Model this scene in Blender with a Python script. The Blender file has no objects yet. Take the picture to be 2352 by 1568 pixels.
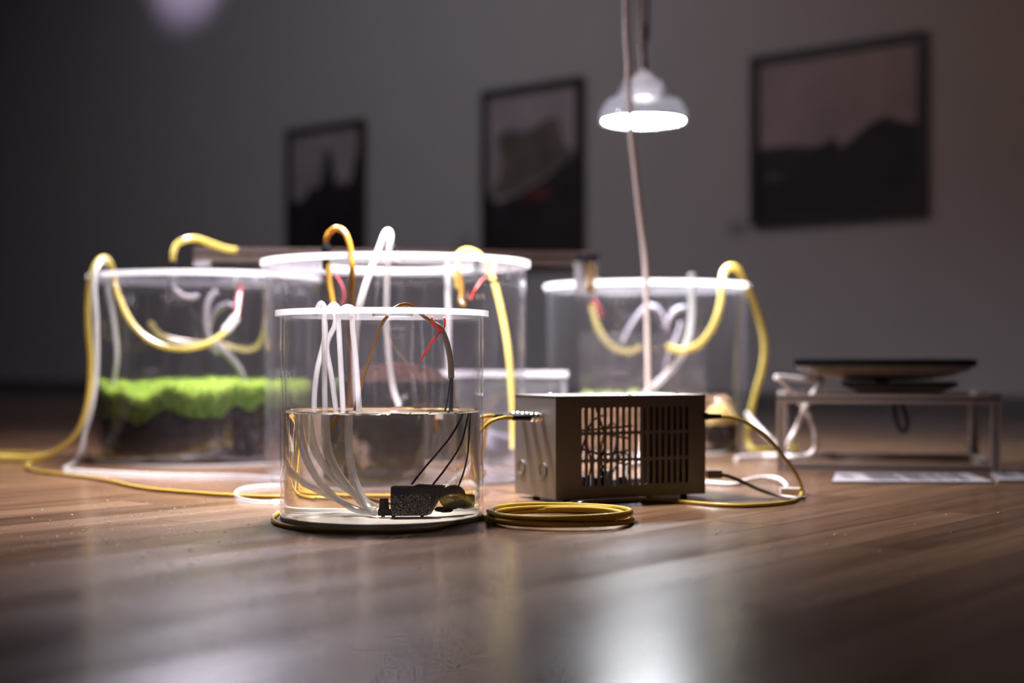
import bpy, bmesh, math, random
from mathutils import Vector, Matrix
random.seed(7)
scene = bpy.context.scene
C = scene.collection
PI = math.pi

# ------------------------------------------------------------------ camera
FPX, CX, HY, CH = 3300.0, 1176.0, 830.0, 0.231      # focal length (px), centre column, horizon row, camera height
cam_d = bpy.data.cameras.new('camera')
cam_d.sensor_width = 36.0
cam_d.lens = 36.0 * FPX / 2352.0
cam_d.shift_y = (HY - 784.0) / 2352.0
cam_d.clip_start = 0.02
cam_d.dof.use_dof = True
cam_d.dof.focus_distance = 2.10
cam_d.dof.aperture_fstop = 1.7
cam_d.dof.aperture_blades = 0
cam = bpy.data.objects.new('camera', cam_d)
cam.location = (0, 0, CH)
cam.rotation_euler = (PI / 2, 0, 0)
C.objects.link(cam)
scene.camera = cam

# ------------------------------------------------------------------ view, world, room lights
vs = scene.view_settings
vs.view_transform = 'Standard'
vs.look = 'None'
vs.gamma = 1.0
vs.use_curve_mapping = False
vs.exposure = 0.0
cy = scene.cycles
cy.use_denoising = True
cy.max_bounces = 10
cy.diffuse_bounces = 2
cy.glossy_bounces = 4
cy.transmission_bounces = 8
cy.transparent_max_bounces = 48
cy.use_adaptive_sampling = True
cy.adaptive_threshold = 0.12
cy.adaptive_min_samples = 14
cy.sample_clamp_indirect = 12.0
cy.blur_glossy = 0.6
cy.caustics_reflective = False
cy.caustics_refractive = True

world = bpy.data.worlds.new('room_dusk')
scene.world = world
world.use_nodes = True
bg = world.node_tree.nodes['Background']
bg.inputs[0].default_value = (0.80, 0.85, 1.0, 1)
bg.inputs[1].default_value = 0.032

LAMP_RIGHT, LAMP_MID, LAMP_LEFT = 28.0, 50.0, 14.0   # watts of the three hanging lamps


def room_spot(name, loc, target, watts, color, size_deg, blend, radius):
    d = bpy.data.lights.new(name, 'SPOT')
    d.energy = watts
    d.color = color
    d.spot_size = math.radians(size_deg)
    d.spot_blend = blend
    d.shadow_soft_size = radius
    o = bpy.data.objects.new(name, d)
    o.location = loc
    o.rotation_euler = (Vector(target) - Vector(loc)).to_track_quat('-Z', 'Y').to_euler()
    C.objects.link(o)
    return o


# spots added without fixtures to light the back wall
room_spot('wall_fill_spot', (-3.6, 8.2, 3.3), (-2.32, 10.28, 3.14), 165.0, (0.80, 0.64, 1.0), 27, 1.0, 0.10)  # added violet spot stands in for lens bloom above the moss tank
room_spot('wall_fill_spot', (-2.2, 4.8, 3.3), (-0.9, 8.8, 1.1), 120.0, (0.95, 0.90, 1.0), 112, 1.0, 0.15)
room_spot('wall_fill_spot', (1.0, 3.6, 3.3), (0.9, 7.6, 0.9), 26.0, (1.0, 0.64, 0.54), 85, 1.0, 0.15)
room_spot('wall_fill_spot', (3.2, 3.4, 3.3), (2.9, 6.0, 0.9), 8.0, (1.0, 0.30, 0.10), 80, 1.0, 0.15)  # stands for warm lamp spill from out of view at right


# ------------------------------------------------------------------ coordinates
def P(x, y, D):
    return Vector(((x - CX) / FPX * D, D, CH + (HY - y) / FPX * D))


def F(x, y, z=0.0):
    D = (CH - z) * FPX / (y - HY)
    return Vector(((x - CX) / FPX * D, D, z))


# ------------------------------------------------------------------ materials
MATS = {}


def new_mat(name):
    m = bpy.data.materials.new(name)
    m.use_nodes = True
    nt = m.node_tree
    nt.nodes.clear()
    out = nt.nodes.new('ShaderNodeOutputMaterial')
    MATS[name] = m
    return m, nt, out


def N(nt, kind, **kw):
    n = nt.nodes.new(kind)
    for k, v in kw.items():
        if k.startswith('i_'):
            n.inputs[k[2:].replace('_', ' ')].default_value = v
        else:
            setattr(n, k, v)
    return n


def math_n(nt, op, a, b=None, c=None):
    n = nt.nodes.new('ShaderNodeMath')
    n.operation = op
    for i, v in enumerate((a, b, c)):
        if v is None:
            continue
        if isinstance(v, (int, float)):
            n.inputs[i].default_value = v
        else:
            nt.links.new(v, n.inputs[i])
    return n.outputs[0]


def ramp(nt, fac, stops):
    r = nt.nodes.new('ShaderNodeValToRGB')
    el = r.color_ramp.elements
    while len(el) < len(stops):
        el.new(0.5)
    for e, (p, c) in zip(el, stops):
        e.position = p
        e.color = (c[0], c[1], c[2], 1)
    nt.links.new(fac, r.inputs[0])
    return r.outputs[0]


def solid(name, col, rough=0.5, metal=0.0, var=0.12, scale=40.0, spec=0.5, bump=0.0, coat=0.0):
    m, nt, out = new_mat(name)
    b = N(nt, 'ShaderNodeBsdfPrincipled')
    tc = N(nt, 'ShaderNodeTexCoord')
    nz = N(nt, 'ShaderNodeTexNoise')
    nz.inputs['Scale'].default_value = scale
    nz.inputs['Detail'].default_value = 4
    nt.links.new(tc.outputs['Object'], nz.inputs['Vector'])
    lo = [max(0, c * (1 - var)) for c in col]
    hi = [min(1, c * (1 + var)) for c in col]
    nt.links.new(ramp(nt, nz.outputs[0], [(0.3, lo), (0.7, hi)]), b.inputs['Base Color'])
    b.inputs['Roughness'].default_value = rough
    b.inputs['Metallic'].default_value = metal
    b.inputs['Specular IOR Level'].default_value = spec
    b.inputs['Coat Weight'].default_value = coat
    if bump:
        bp = N(nt, 'ShaderNodeBump')
        bp.inputs['Strength'].default_value = bump
        bp.inputs['Distance'].default_value = 0.002
        nt.links.new(nz.outputs[0], bp.inputs['Height'])
        nt.links.new(bp.outputs[0], b.inputs['Normal'])
    nt.links.new(b.outputs[0], out.inputs[0])
    return m


def milky(name, col, trans=0.5, rough=0.3, gloss=0.08, see=0.0):
    """soft plastic that lets light through: diffuse + translucent + gloss"""
    m, nt, out = new_mat(name)
    d = N(nt, 'ShaderNodeBsdfDiffuse')
    t = N(nt, 'ShaderNodeBsdfTranslucent')
    g = N(nt, 'ShaderNodeBsdfGlossy')
    g.inputs['Roughness'].default_value = rough
    tc = N(nt, 'ShaderNodeTexCoord')
    nz = N(nt, 'ShaderNodeTexNoise')
    nz.inputs['Scale'].default_value = 25
    nt.links.new(tc.outputs['Object'], nz.inputs['Vector'])
    c = ramp(nt, nz.outputs[0], [(0.3, [v * 0.93 for v in col]), (0.7, col)])
    nt.links.new(c, d.inputs[0])
    nt.links.new(c, t.inputs[0])
    m1 = N(nt, 'ShaderNodeMixShader')
    m1.inputs[0].default_value = trans
    nt.links.new(d.outputs[0], m1.inputs[1])
    nt.links.new(t.outputs[0], m1.inputs[2])
    m2 = N(nt, 'ShaderNodeMixShader')
    lw = N(nt, 'ShaderNodeLayerWeight')
    lw.inputs[0].default_value = 0.5
    f = math_n(nt, 'MULTIPLY_ADD', math_n(nt, 'POWER', lw.outputs['Facing'], 4.0), 0.5, gloss)
    nt.links.new(f, m2.inputs[0])
    nt.links.new(m1.outputs[0], m2.inputs[1])
    nt.links.new(g.outputs[0], m2.inputs[2])
    if see:
        m3 = N(nt, 'ShaderNodeMixShader')
        m3.inputs[0].default_value = see
        tp = N(nt, 'ShaderNodeBsdfTransparent')
        nt.links.new(m2.outputs[0], m3.inputs[1])
        nt.links.new(tp.outputs[0], m3.inputs[2])
        nt.links.new(m3.outputs[0], out.inputs[0])
    else:
        nt.links.new(m2.outputs[0], out.inputs[0])
    return m


def clear(name, tint=(0.97, 0.965, 0.97), haze=0.03, rough=0.03, hazecol=(0.9, 0.88, 0.95), streak=True, refl=0.85):
    """thin clear acrylic: straight-through transmission, Schlick reflection, a little dust"""
    m, nt, out = new_mat(name)
    t = N(nt, 'ShaderNodeBsdfTransparent')
    t.inputs[0].default_value = (*tint, 1)
    g = N(nt, 'ShaderNodeBsdfGlossy')
    g.inputs['Roughness'].default_value = rough
    g.inputs['Color'].default_value = (0.95, 0.95, 1, 1)
    lw = N(nt, 'ShaderNodeLayerWeight')
    lw.inputs[0].default_value = 0.5
    fr = math_n(nt, 'MULTIPLY_ADD', math_n(nt, 'POWER', lw.outputs['Facing'], 5.0), refl, 0.035)
    m1 = N(nt, 'ShaderNodeMixShader')
    nt.links.new(fr, m1.inputs[0])
    nt.links.new(t.outputs[0], m1.inputs[1])
    nt.links.new(g.outputs[0], m1.inputs[2])
    d = N(nt, 'ShaderNodeBsdfDiffuse')
    d.inputs[0].default_value = (*hazecol, 1)
    tr = N(nt, 'ShaderNodeBsdfTranslucent')
    tr.inputs[0].default_value = (*hazecol, 1)
    m2 = N(nt, 'ShaderNodeMixShader')
    m2.inputs[0].default_value = 0.6
    nt.links.new(d.outputs[0], m2.inputs[1])
    nt.links.new(tr.outputs[0], m2.inputs[2])
    m3 = N(nt, 'ShaderNodeMixShader')
    if streak:
        tc = N(nt, 'ShaderNodeTexCoord')
        mp = N(nt, 'ShaderNodeMapping')
        mp.inputs['Scale'].default_value = (22, 22, 3.0)
        nt.links.new(tc.outputs['Object'], mp.inputs[0])
        nz = N(nt, 'ShaderNodeTexNoise')
        nz.inputs['Scale'].default_value = 1.0
        nz.inputs['Detail'].default_value = 5
        nt.links.new(mp.outputs[0], nz.inputs['Vector'])
        # path through the sheet is longer at grazing angles
        hz = math_n(nt, 'MULTIPLY', math_n(nt, 'MULTIPLY_ADD', nz.outputs[0], 1.6, 0.2),
                    math_n(nt, 'MULTIPLY_ADD', math_n(nt, 'POWER', lw.outputs['Facing'], 4.0), 7.0, 1.0))
        hz = math_n(nt, 'MULTIPLY', hz, haze)
        nt.links.new(hz, m3.inputs[0])
    else:
        m3.inputs[0].default_value = haze
    nt.links.new(m1.outputs[0], m3.inputs[1])
    nt.links.new(m2.outputs[0], m3.inputs[2])
    nt.links.new(m3.outputs[0], out.inputs[0])
    return m


def emitter(name, col, strength):
    m, nt, out = new_mat(name)
    e = N(nt, 'ShaderNodeEmission')
    e.inputs[0].default_value = (*col, 1)
    e.inputs[1].default_value = strength
    nt.links.new(e.outputs[0], out.inputs[0])
    return m


def water_mat():
    m, nt, out = new_mat('water')
    g = N(nt, 'ShaderNodeBsdfGlass')
    g.inputs['Color'].default_value = (0.98, 0.955, 0.885, 1)
    g.inputs['IOR'].default_value = 1.33
    g.inputs['Roughness'].default_value = 0.0
    nt.links.new(g.outputs[0], out.inputs[0])
    return m


clear('acrylic', haze=0.0045)
clear('acrylic_front', haze=0.006, refl=0.9)
clear('acrylic_inner', haze=0.005)
clear('acrylic_frost', haze=0.035)
clear('acrylic_lid', haze=0.006, streak=False)
clear('hood_acrylic', haze=0.14, streak=False, rough=0.08)
milky('acrylic_edge', (0.93, 0.90, 0.92), trans=0.6, rough=0.35)
milky('silicone', (0.82, 0.80, 0.80), trans=0.45, rough=0.25, see=0.42)
milky('clear_tube', (0.85, 0.84, 0.86), trans=0.45, rough=0.15, gloss=0.12, see=0.6)
milky('box_rim', (0.85, 0.82, 0.85), trans=0.5, rough=0.2, gloss=0.1, see=0.45)
milky('yellow_pvc', (0.87, 0.72, 0.21), trans=0.45, rough=0.25)
milky('yellow_coax', (0.44, 0.29, 0.035), trans=0.05, rough=0.25, gloss=0.05)
milky('faded_yellow', (0.80, 0.66, 0.25), trans=0.45, rough=0.25, see=0.6)
milky('amber_pvc', (0.42, 0.22, 0.03), trans=0.4, rough=0.2)
milky('grey_hose', (0.42, 0.38, 0.44), trans=0.3, rough=0.3)
milky('rose_hose', (0.55, 0.10, 0.12), trans=0.3, rough=0.3)
milky('white_cable', (0.85, 0.78, 0.76), trans=0.12, rough=0.35)
milky('pale_cable', (0.74, 0.62, 0.57), trans=0.1, rough=0.4, gloss=0.03)
milky('white_connector', (0.88, 0.88, 0.92), trans=0.4)
milky('moss_shade', (0.18, 0.31, 0.04), trans=0.2, rough=0.6, gloss=0.0)  # darker green that paints the shade of the lower fringe
milky('moss_green', (0.60, 0.79, 0.16), trans=0.35, rough=0.6, gloss=0.0)
milky('moss_base', (0.10, 0.20, 0.025), trans=0.1, rough=0.7, gloss=0.0)
milky('pale_leaf', (0.55, 0.68, 0.30), trans=0.4, rough=0.5, gloss=0.02)
milky('lichen_yellow', (0.80, 0.58, 0.20), trans=0.3, rough=0.6, gloss=0.0)
milky('base_white', (0.93, 0.91, 0.86), trans=0.3, rough=0.3)
milky('lamp_glass', (0.85, 0.80, 0.82), trans=0.6, rough=0.15, gloss=0.12, see=0.2)
milky('zip_red', (0.95, 0.07, 0.03), trans=0.5, rough=0.3)
water_mat()
solid('grey_cable', (0.22, 0.19, 0.18), 0.4)
solid('black_plastic', (0.012, 0.012, 0.014), 0.4, spec=0.25)
solid('dark_wire', (0.05, 0.04, 0.06), 0.4)
solid('heat_shrink', (0.50, 0.39, 0.29), 0.5)
solid('pump_black', (0.022, 0.022, 0.028), 0.8, spec=0.15)
solid('box_paint', (0.24, 0.22, 0.215), 0.40, metal=0.85, var=0.04, scale=300, bump=0.05)
solid('box_inside', (0.30, 0.27, 0.25), 0.5, var=0.05)
solid('knockout', (0.15, 0.14, 0.13), 0.4, metal=0.4)
solid('chrome', (0.86, 0.83, 0.82), 0.14, metal=1.0, var=0.03)
solid('aluminium', (0.30, 0.235, 0.21), 0.38, metal=0.5, var=0.06, scale=90)
solid('lamp_grey', (0.62, 0.58, 0.60), 0.3, metal=0.3, var=0.04)
solid('beam_metal', (0.22, 0.16, 0.14), 0.42, metal=0.4)
solid('brass', (0.72, 0.55, 0.33), 0.25, metal=1.0)
solid('slot_shade', (0.05, 0.045, 0.045), 0.5)
solid('screen_black', (0.01, 0.01, 0.012), 0.2)
solid('screen_back', (0.20, 0.165, 0.15), 0.35, metal=0.2)
solid('wall_paint', (0.55, 0.54, 0.55), 0.85, var=0.02, scale=3, bump=0.03)
solid('ceiling_paint', (0.35, 0.35, 0.36), 0.9, var=0.02, scale=3)
solid('baseboard_paint', (0.14, 0.13, 0.13), 0.6)
solid('frame_black', (0.035, 0.03, 0.03), 0.45)
solid('print_sky', (0.40, 0.32, 0.32), 0.6, var=0.18, scale=3)
solid('print_grey', (0.42, 0.37, 0.40), 0.6, var=0.18, scale=4)
solid('print_dark', (0.028, 0.023, 0.028), 0.6, var=0.5, scale=4)
solid('print_brown', (0.15, 0.125, 0.11), 0.6, var=0.4, scale=7)
solid('print_red', (0.16, 0.035, 0.03), 0.6, var=0.3)
solid('label_card', (0.40, 0.38, 0.38), 0.7)
solid('paper', (0.27, 0.245, 0.265), 0.8, spec=0.1, var=0.03)
solid('ink', (0.02, 0.018, 0.02), 0.9, spec=0.0)
solid('pcb', (0.03, 0.12, 0.06), 0.4)
solid('blue_part', (0.04, 0.07, 0.35), 0.35)
solid('wire_red', (0.55, 0.06, 0.04), 0.4)
solid('wire_white', (0.80, 0.78, 0.75), 0.4)
solid('psu_metal', (0.10, 0.09, 0.09), 0.4, metal=0.5)
solid('stone', (0.16, 0.15, 0.19), 0.7, var=0.4, scale=18, bump=0.3)
solid('mulch', (0.014, 0.007, 0.006), 0.9, spec=0.0, var=0.6, scale=70, bump=0.9)
solid('orange_mulch', (0.26, 0.15, 0.08), 0.9, spec=0.0, var=0.5, scale=60, bump=0.9)
solid('dust', (0.45, 0.42, 0.43), 0.9, spec=0.1)
solid('bubble', (0.75, 0.75, 0.78), 0.5)


def soil_mat(name, col, white, wcol=(0.75, 0.74, 0.82), wscale=(26, 26, 12)):
    m, nt, out = new_mat(name)
    b = N(nt, 'ShaderNodeBsdfPrincipled')
    b.inputs['Roughness'].default_value = 0.85
    b.inputs['Specular IOR Level'].default_value = 0.0
    tc = N(nt, 'ShaderNodeTexCoord')
    nz = N(nt, 'ShaderNodeTexNoise')
    nz.inputs['Scale'].default_value = 60
    nz.inputs['Detail'].default_value = 6
    nt.links.new(tc.outputs['Object'], nz.inputs['Vector'])
    base = ramp(nt, nz.outputs[0], [(0.3, [c * 0.4 for c in col]), (0.75, [c * 1.8 for c in col])])
    mp = N(nt, 'ShaderNodeMapping')
    mp.inputs['Scale'].default_value = wscale
    nt.links.new(tc.outputs['Object'], mp.inputs[0])
    n2 = N(nt, 'ShaderNodeTexNoise')
    n2.inputs['Scale'].default_value = 1.0
    n2.inputs['Detail'].default_value = 3
    nt.links.new(mp.outputs[0], n2.inputs['Vector'])
    k = ramp(nt, n2.outputs[0], [(white, (0, 0, 0)), (white + 0.08, (1, 1, 1))])
    mx = N(nt, 'ShaderNodeMix')
    mx.data_type = 'RGBA'
    nt.links.new(k, mx.inputs[0])
    nt.links.new(base, mx.inputs[6])
    mx.inputs[7].default_value = (*wcol, 1)
    nt.links.new(mx.outputs[2], b.inputs['Base Color'])
    bp = N(nt, 'ShaderNodeBump')
    bp.inputs['Strength'].default_value = 0.8
    bp.inputs['Distance'].default_value = 0.004
    nt.links.new(nz.outputs[0], bp.inputs['Height'])
    nt.links.new(bp.outputs[0], b.inputs['Normal'])
    nt.links.new(b.outputs[0], out.inputs[0])
    return m


soil_mat('soil', (0.014, 0.011, 0.011), 0.80)
soil_mat('soil_white', (0.016, 0.012, 0.015), 0.60)

# ------------------------------------------------------------------ wall / floor directions
WT = lambda t: Vector((1.959 - 0.723 * t, 6.75 + 0.600 * t, 0.0))      # a point along the back wall
WDIR = Vector((0.723, -0.600, 0)).normalized()                          # to the right along the wall
WN = Vector((-0.600, -0.723, 0)).normalized()                           # out of the wall, into the room
PLANK_L, PLANK_W = 1.25, 0.092
ROT = math.atan2(-WDIR.y, WDIR.x)


def wood_mat():
    m, nt, out = new_mat('oak_planks')
    b = N(nt, 'ShaderNodeBsdfPrincipled')
    geo = N(nt, 'ShaderNodeNewGeometry')
    dot_u = N(nt, 'ShaderNodeVectorMath', operation='DOT_PRODUCT')
    dot_v = N(nt, 'ShaderNodeVectorMath', operation='DOT_PRODUCT')
    nt.links.new(geo.outputs['Position'], dot_u.inputs[0])
    nt.links.new(geo.outputs['Position'], dot_v.inputs[0])
    dot_u.inputs[1].default_value = WDIR
    dot_v.inputs[1].default_value = -WN
    u, v = dot_u.outputs['Value'], dot_v.outputs['Value']
    row = math_n(nt, 'FLOOR', math_n(nt, 'DIVIDE', u, PLANK_W))
    off = math_n(nt, 'FRACT', math_n(nt, 'MULTIPLY', row, 0.37))
    brd = math_n(nt, 'FLOOR', math_n(nt, 'ADD', math_n(nt, 'DIVIDE', v, PLANK_L), off))
    cmb = N(nt, 'ShaderNodeCombineXYZ')
    nt.links.new(row, cmb.inputs[0])
    nt.links.new(brd, cmb.inputs[1])
    wn = N(nt, 'ShaderNodeTexWhiteNoise')
    nt.links.new(cmb.outputs[0], wn.inputs['Vector'])
    rnd = wn.outputs['Value']
    c2 = N(nt, 'ShaderNodeCombineXYZ')
    nt.links.new(math_n(nt, 'MULTIPLY', u, 42.0), c2.inputs[0])
    nt.links.new(math_n(nt, 'MULTIPLY', v, 2.2), c2.inputs[1])
    nt.links.new(math_n(nt, 'MULTIPLY', rnd, 37.0), c2.inputs[2])
    g = N(nt, 'ShaderNodeTexNoise')
    g.inputs['Scale'].default_value = 1.0
    g.inputs['Detail'].default_value = 6
    g.inputs['Roughness'].default_value = 0.65
    nt.links.new(c2.outputs[0], g.inputs['Vector'])
    mixv = math_n(nt, 'ADD', math_n(nt, 'MULTIPLY', g.outputs[0], 0.80), math_n(nt, 'MULTIPLY', rnd, 0.16))
    col = ramp(nt, mixv, [(0.25, (0.055, 0.027, 0.014)), (0.50, (0.120, 0.062, 0.032)), (0.78, (0.195, 0.115, 0.060))])
    nt.links.new(col, b.inputs['Base Color'])
    # worn lacquer: patchy gloss
    n2 = N(nt, 'ShaderNodeTexNoise')
    n2.inputs['Scale'].default_value = 2.5
    n2.inputs['Detail'].default_value = 5
    c3 = N(nt, 'ShaderNodeCombineXYZ')
    nt.links.new(math_n(nt, 'MULTIPLY', u, 5.0), c3.inputs[0])
    nt.links.new(v, c3.inputs[1])
    nt.links.new(c3.outputs[0], n2.inputs['Vector'])
    rr = math_n(nt, 'ADD', math_n(nt, 'MULTIPLY', n2.outputs[0], 0.18), math_n(nt, 'MULTIPLY', rnd, 0.06))
    nt.links.new(math_n(nt, 'ADD', rr, 0.12), b.inputs['Roughness'])
    b.inputs['Specular IOR Level'].default_value = 0.45
    bp = N(nt, 'ShaderNodeBump')
    bp.inputs['Strength'].default_value = 0.10
    bp.inputs['Distance'].default_value = 0.002
    nt.links.new(g.outputs[0], bp.inputs['Height'])
    nt.links.new(bp.outputs[0], b.inputs['Normal'])
    nt.links.new(b.outputs[0], out.inputs[0])
    return m


wood_mat()


# ------------------------------------------------------------------ mesh helpers
class MB:
    def __init__(s):
        s.v, s.f, s.m, s.s = [], [], [], []

    def add(s, vs_, fs_, mi=0, smooth=False):
        o = len(s.v)
        s.v += [tuple(p) for p in vs_]
        for f in fs_:
            s.f.append(tuple(i + o for i in f))
            s.m.append(mi)
            s.s.append(smooth)
        return s

    def box(s, a, b, mi=0, M=None):
        x0, y0, z0 = a
        x1, y1, z1 = b
        vs_ = [Vector(p) for p in ((x0, y0, z0), (x1, y0, z0), (x1, y1, z0), (x0, y1, z0),
                                   (x0, y0, z1), (x1, y0, z1), (x1, y1, z1), (x0, y1, z1))]
        if M is not None:
            vs_ = [M @ p for p in vs_]
        return s.add(vs_, [(3, 2, 1, 0), (4, 5, 6, 7), (0, 1, 5, 4), (1, 2, 6, 5), (2, 3, 7, 6), (3, 0, 4, 7)], mi)

    def lathe(s, prof, n=64, mi=0, M=None, closed=False, smooth=True):
        """prof: list of (r, z)"""
        vs_, fs_ = [], []
        k = len(prof)
        for i in range(n):
            a = 2 * PI * i / n
            for r, z in prof:
                p = Vector((r * math.cos(a), r * math.sin(a), z))
                vs_.append(M @ p if M is not None else p)
        for i in range(n):
            j = (i + 1) % n
            for q in range(k if closed else k - 1):
                w = (q + 1) % k
                fs_.append((i * k + q, j * k + q, j * k + w, i * k + w))
        return s.add(vs_, fs_, mi, smooth)

    def disc(s, r, z, n=64, mi=0, up=True, M=None, c=(0, 0)):
        vs_ = [Vector((c[0] + r * math.cos(2 * PI * i / n), c[1] + r * math.sin(2 * PI * i / n), z)) for i in range(n)]
        if M is not None:
            vs_ = [M @ p for p in vs_]
        f = list(range(n))
        return s.add(vs_, [f if up else f[::-1]], mi)

    def cyl(s, r, z0, z1, n=24, mi=0, M=None, r1=None):
        r1 = r if r1 is None else r1
        s.lathe([(r, z0), (r1, z1)], n, mi, M)
        s.disc(r, z0, n, mi, False, M)
        s.disc(r1, z1, n, mi, True, M)
        return s

    def tube(s, pts, r, n=10, seg=7, mi=0, r1=None, caps=True, smooth_path=True, rib=0.0):
        pts = [Vector(p) for p in pts]
        path = spline(pts, seg) if smooth_path and len(pts) > 2 else pts
        k = len(path)
        up = Vector((0, 0, 1))
        t0 = (path[1] - path[0]).normalized()
        nrm = t0.cross(up)
        if nrm.length < 1e-3:
            nrm = t0.cross(Vector((1, 0, 0)))
        nrm.normalize()
        vs_, fs_ = [], []
        for i, p in enumerate(path):
            t = (path[min(i + 1, k - 1)] - path[max(i - 1, 0)])
            if t.length < 1e-9:
                t = t0
            t = t.normalized()
            nrm = (nrm - t * nrm.dot(t))
            if nrm.length < 1e-6:
                nrm = t.orthogonal()
            nrm.normalize()
            bn = t.cross(nrm)
            rad = r if r1 is None else r + (r1 - r) * i / (k - 1)
            if rib:
                rad *= 1 + rib * (1 if i % 2 else -1)
            for q in range(n):
                a = 2 * PI * q / n
                vs_.append(p + nrm * (rad * math.cos(a)) + bn * (rad * math.sin(a)))
        for i in range(k - 1):
            for q in range(n):
                w = (q + 1) % n
                fs_.append((i * n + q, i * n + w, (i + 1) * n + w, (i + 1) * n + q))
        if caps:
            fs_.append(tuple(range(n))[::-1])
            fs_.append(tuple((k - 1) * n + q for q in range(n)))
        return s.add(vs_, fs_, mi, True)

    def build(s, name, mats, parent=None, loc=None, rotz=0.0, sharp=35):
        me = bpy.data.meshes.new(name)
        me.from_pydata(s.v, [], s.f)
        if not isinstance(mats, (list, tuple)):
            mats = [mats]
        for mm in mats:
            me.materials.append(MATS[mm])
        me.polygons.foreach_set('material_index', s.m)
        me.polygons.foreach_set('use_smooth', s.s)
        bm = bmesh.new()
        bm.from_mesh(me)
        bmesh.ops.recalc_face_normals(bm, faces=bm.faces)
        bm.to_mesh(me)
        bm.free()
        if any(s.s):
            me.set_sharp_from_angle(angle=math.radians(sharp))
        me.update()
        return link(name, me, parent, loc, rotz)


def link(name, me, parent=None, loc=None, rotz=0.0):
    o = bpy.data.objects.new(name, me)
    C.objects.link(o)
    if parent is not None:
        o.parent = parent
    if loc is not None:
        o.location = loc
    if rotz:
        o.rotation_euler = (0, 0, rotz)
    return o


def spline(pts, seg):
    out = []
    n = len(pts)
    for i in range(n - 1):
        p0 = pts[i - 1] if i > 0 else pts[i] * 2 - pts[i + 1]
        p1, p2 = pts[i], pts[i + 1]
        p3 = pts[i + 2] if i + 2 < n else pts[i + 1] * 2 - pts[i]
        for k in range(seg):
            t = k / seg
            out.append(0.5 * ((2 * p1) + (p2 - p0) * t + (2 * p0 - 5 * p1 + 4 * p2 - p3) * t * t
                              + (3 * p1 - p0 - 3 * p2 + p3) * t * t * t))
    out.append(pts[-1].copy())
    return out


def thing(name, label, cat, loc=(0, 0, 0), rotz=0.0, group=None):
    o = bpy.data.objects.new(name, None)
    o.empty_display_size = 0.05
    C.objects.link(o)
    o.location = loc
    o.rotation_euler = (0, 0, rotz)
    return tag(o, label, cat, group)


def tag(o, label, cat, group=None):
    o['label'] = label
    o['category'] = cat
    if group:
        o['group'] = group
    return o


def struct(o):
    o['kind'] = 'structure'
    return o


def sheet(name, loops, thick, mats, parent, M, side_slot=1):
    """flat sheet with holes: loops = list of closed 2D outlines (first outer, rest holes)"""
    cu = bpy.data.curves.new(name, 'CURVE')
    cu.dimensions = '2D'
    cu.fill_mode = 'BOTH'
    cu.extrude = thick / 2
    for lp in loops:
        sp = cu.splines.new('POLY')
        sp.points.add(len(lp) - 1)
        for q, (x, y) in zip(sp.points, lp):
            q.co = (x, y, 0, 1)
        sp.use_cyclic_u = True
    tmp = bpy.data.objects.new('tmp', cu)
    C.objects.link(tmp)
    dg = bpy.context.evaluated_depsgraph_get()
    me = bpy.data.meshes.new_from_object(tmp.evaluated_get(dg))
    bpy.data.objects.remove(tmp)
    bpy.data.curves.remove(cu)
    me.name = name
    me.materials.clear()
    for mm in mats:
        me.materials.append(MATS[mm])
    bm = bmesh.new()
    bm.from_mesh(me)
    bmesh.ops.remove_doubles(bm, verts=bm.verts, dist=1e-6)
    bmesh.ops.recalc_face_normals(bm, faces=bm.faces)
    for f in bm.faces:
        side = abs(f.normal.z) < 0.5
        f.material_index = min(side_slot, len(mats) - 1) if side else 0
        f.smooth = False
    bm.transform(M)
    bm.to_mesh(me)
    bm.free()
    return link(name, me, parent)


def ring2(r, n=72, c=(0, 0)):
    return [(c[0] + r * math.cos(2 * PI * i / n), c[1] + r * math.sin(2 * PI * i / n)) for i in range(n)]


def orient(p, d):
    """matrix whose z axis is d, at p"""
    q = Vector(d).normalized().to_track_quat('Z', 'Y')
    return Matrix.Translation(Vector(p)) @ q.to_matrix().to_4x4()


# ------------------------------------------------------------------ the room
U0, U1, V0, V1 = -14.5, 4.5, -3.0, 6.455


def uv(u, v, z=0.0):
    return Vector((WDIR.x * u - WN.x * v, WDIR.y * u - WN.y * v, z))


def quad_slab(name, u0, u1, v0, v1, z0, z1, mat):
    mb = MB()
    c = [uv(u0, v0), uv(u1, v0), uv(u1, v1), uv(u0, v1)]
    vs_ = [Vector((p.x, p.y, z0)) for p in c] + [Vector((p.x, p.y, z1)) for p in c]
    mb.add(vs_, [(3, 2, 1, 0), (4, 5, 6, 7), (0, 1, 5, 4), (1, 2, 6, 5), (2, 3, 7, 6), (3, 0, 4, 7)])
    return mb.build(name, mat)


floor = struct(quad_slab('floor', U0, U1, V0, V1, -0.06, -0.012, 'baseboard_paint'))
struct(quad_slab('ceiling', U0, U1, V0, V1 + 0.2, 3.4, 3.5, 'ceiling_paint'))
struct(quad_slab('wall_back', U0, U1, V1, V1 + 0.15, -0.06, 3.4, 'wall_paint'))
struct(quad_slab('wall_left', U0 - 0.15, U0, V0, V1 + 0.15, -0.06, 3.4, 'wall_paint'))
struct(quad_slab('wall_right', U1, U1 + 0.15, V0, V1 + 0.15, -0.06, 3.4, 'wall_paint'))
struct(quad_slab('baseboard_back', U0, U1, V1 - 0.015, V1, 0.0, 0.075, 'baseboard_paint'))

# planks: real boards with bevelled edges and recessed joints
PL, PW, BV = PLANK_L - 0.0010, PLANK_W - 0.0010, 0.0


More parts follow.
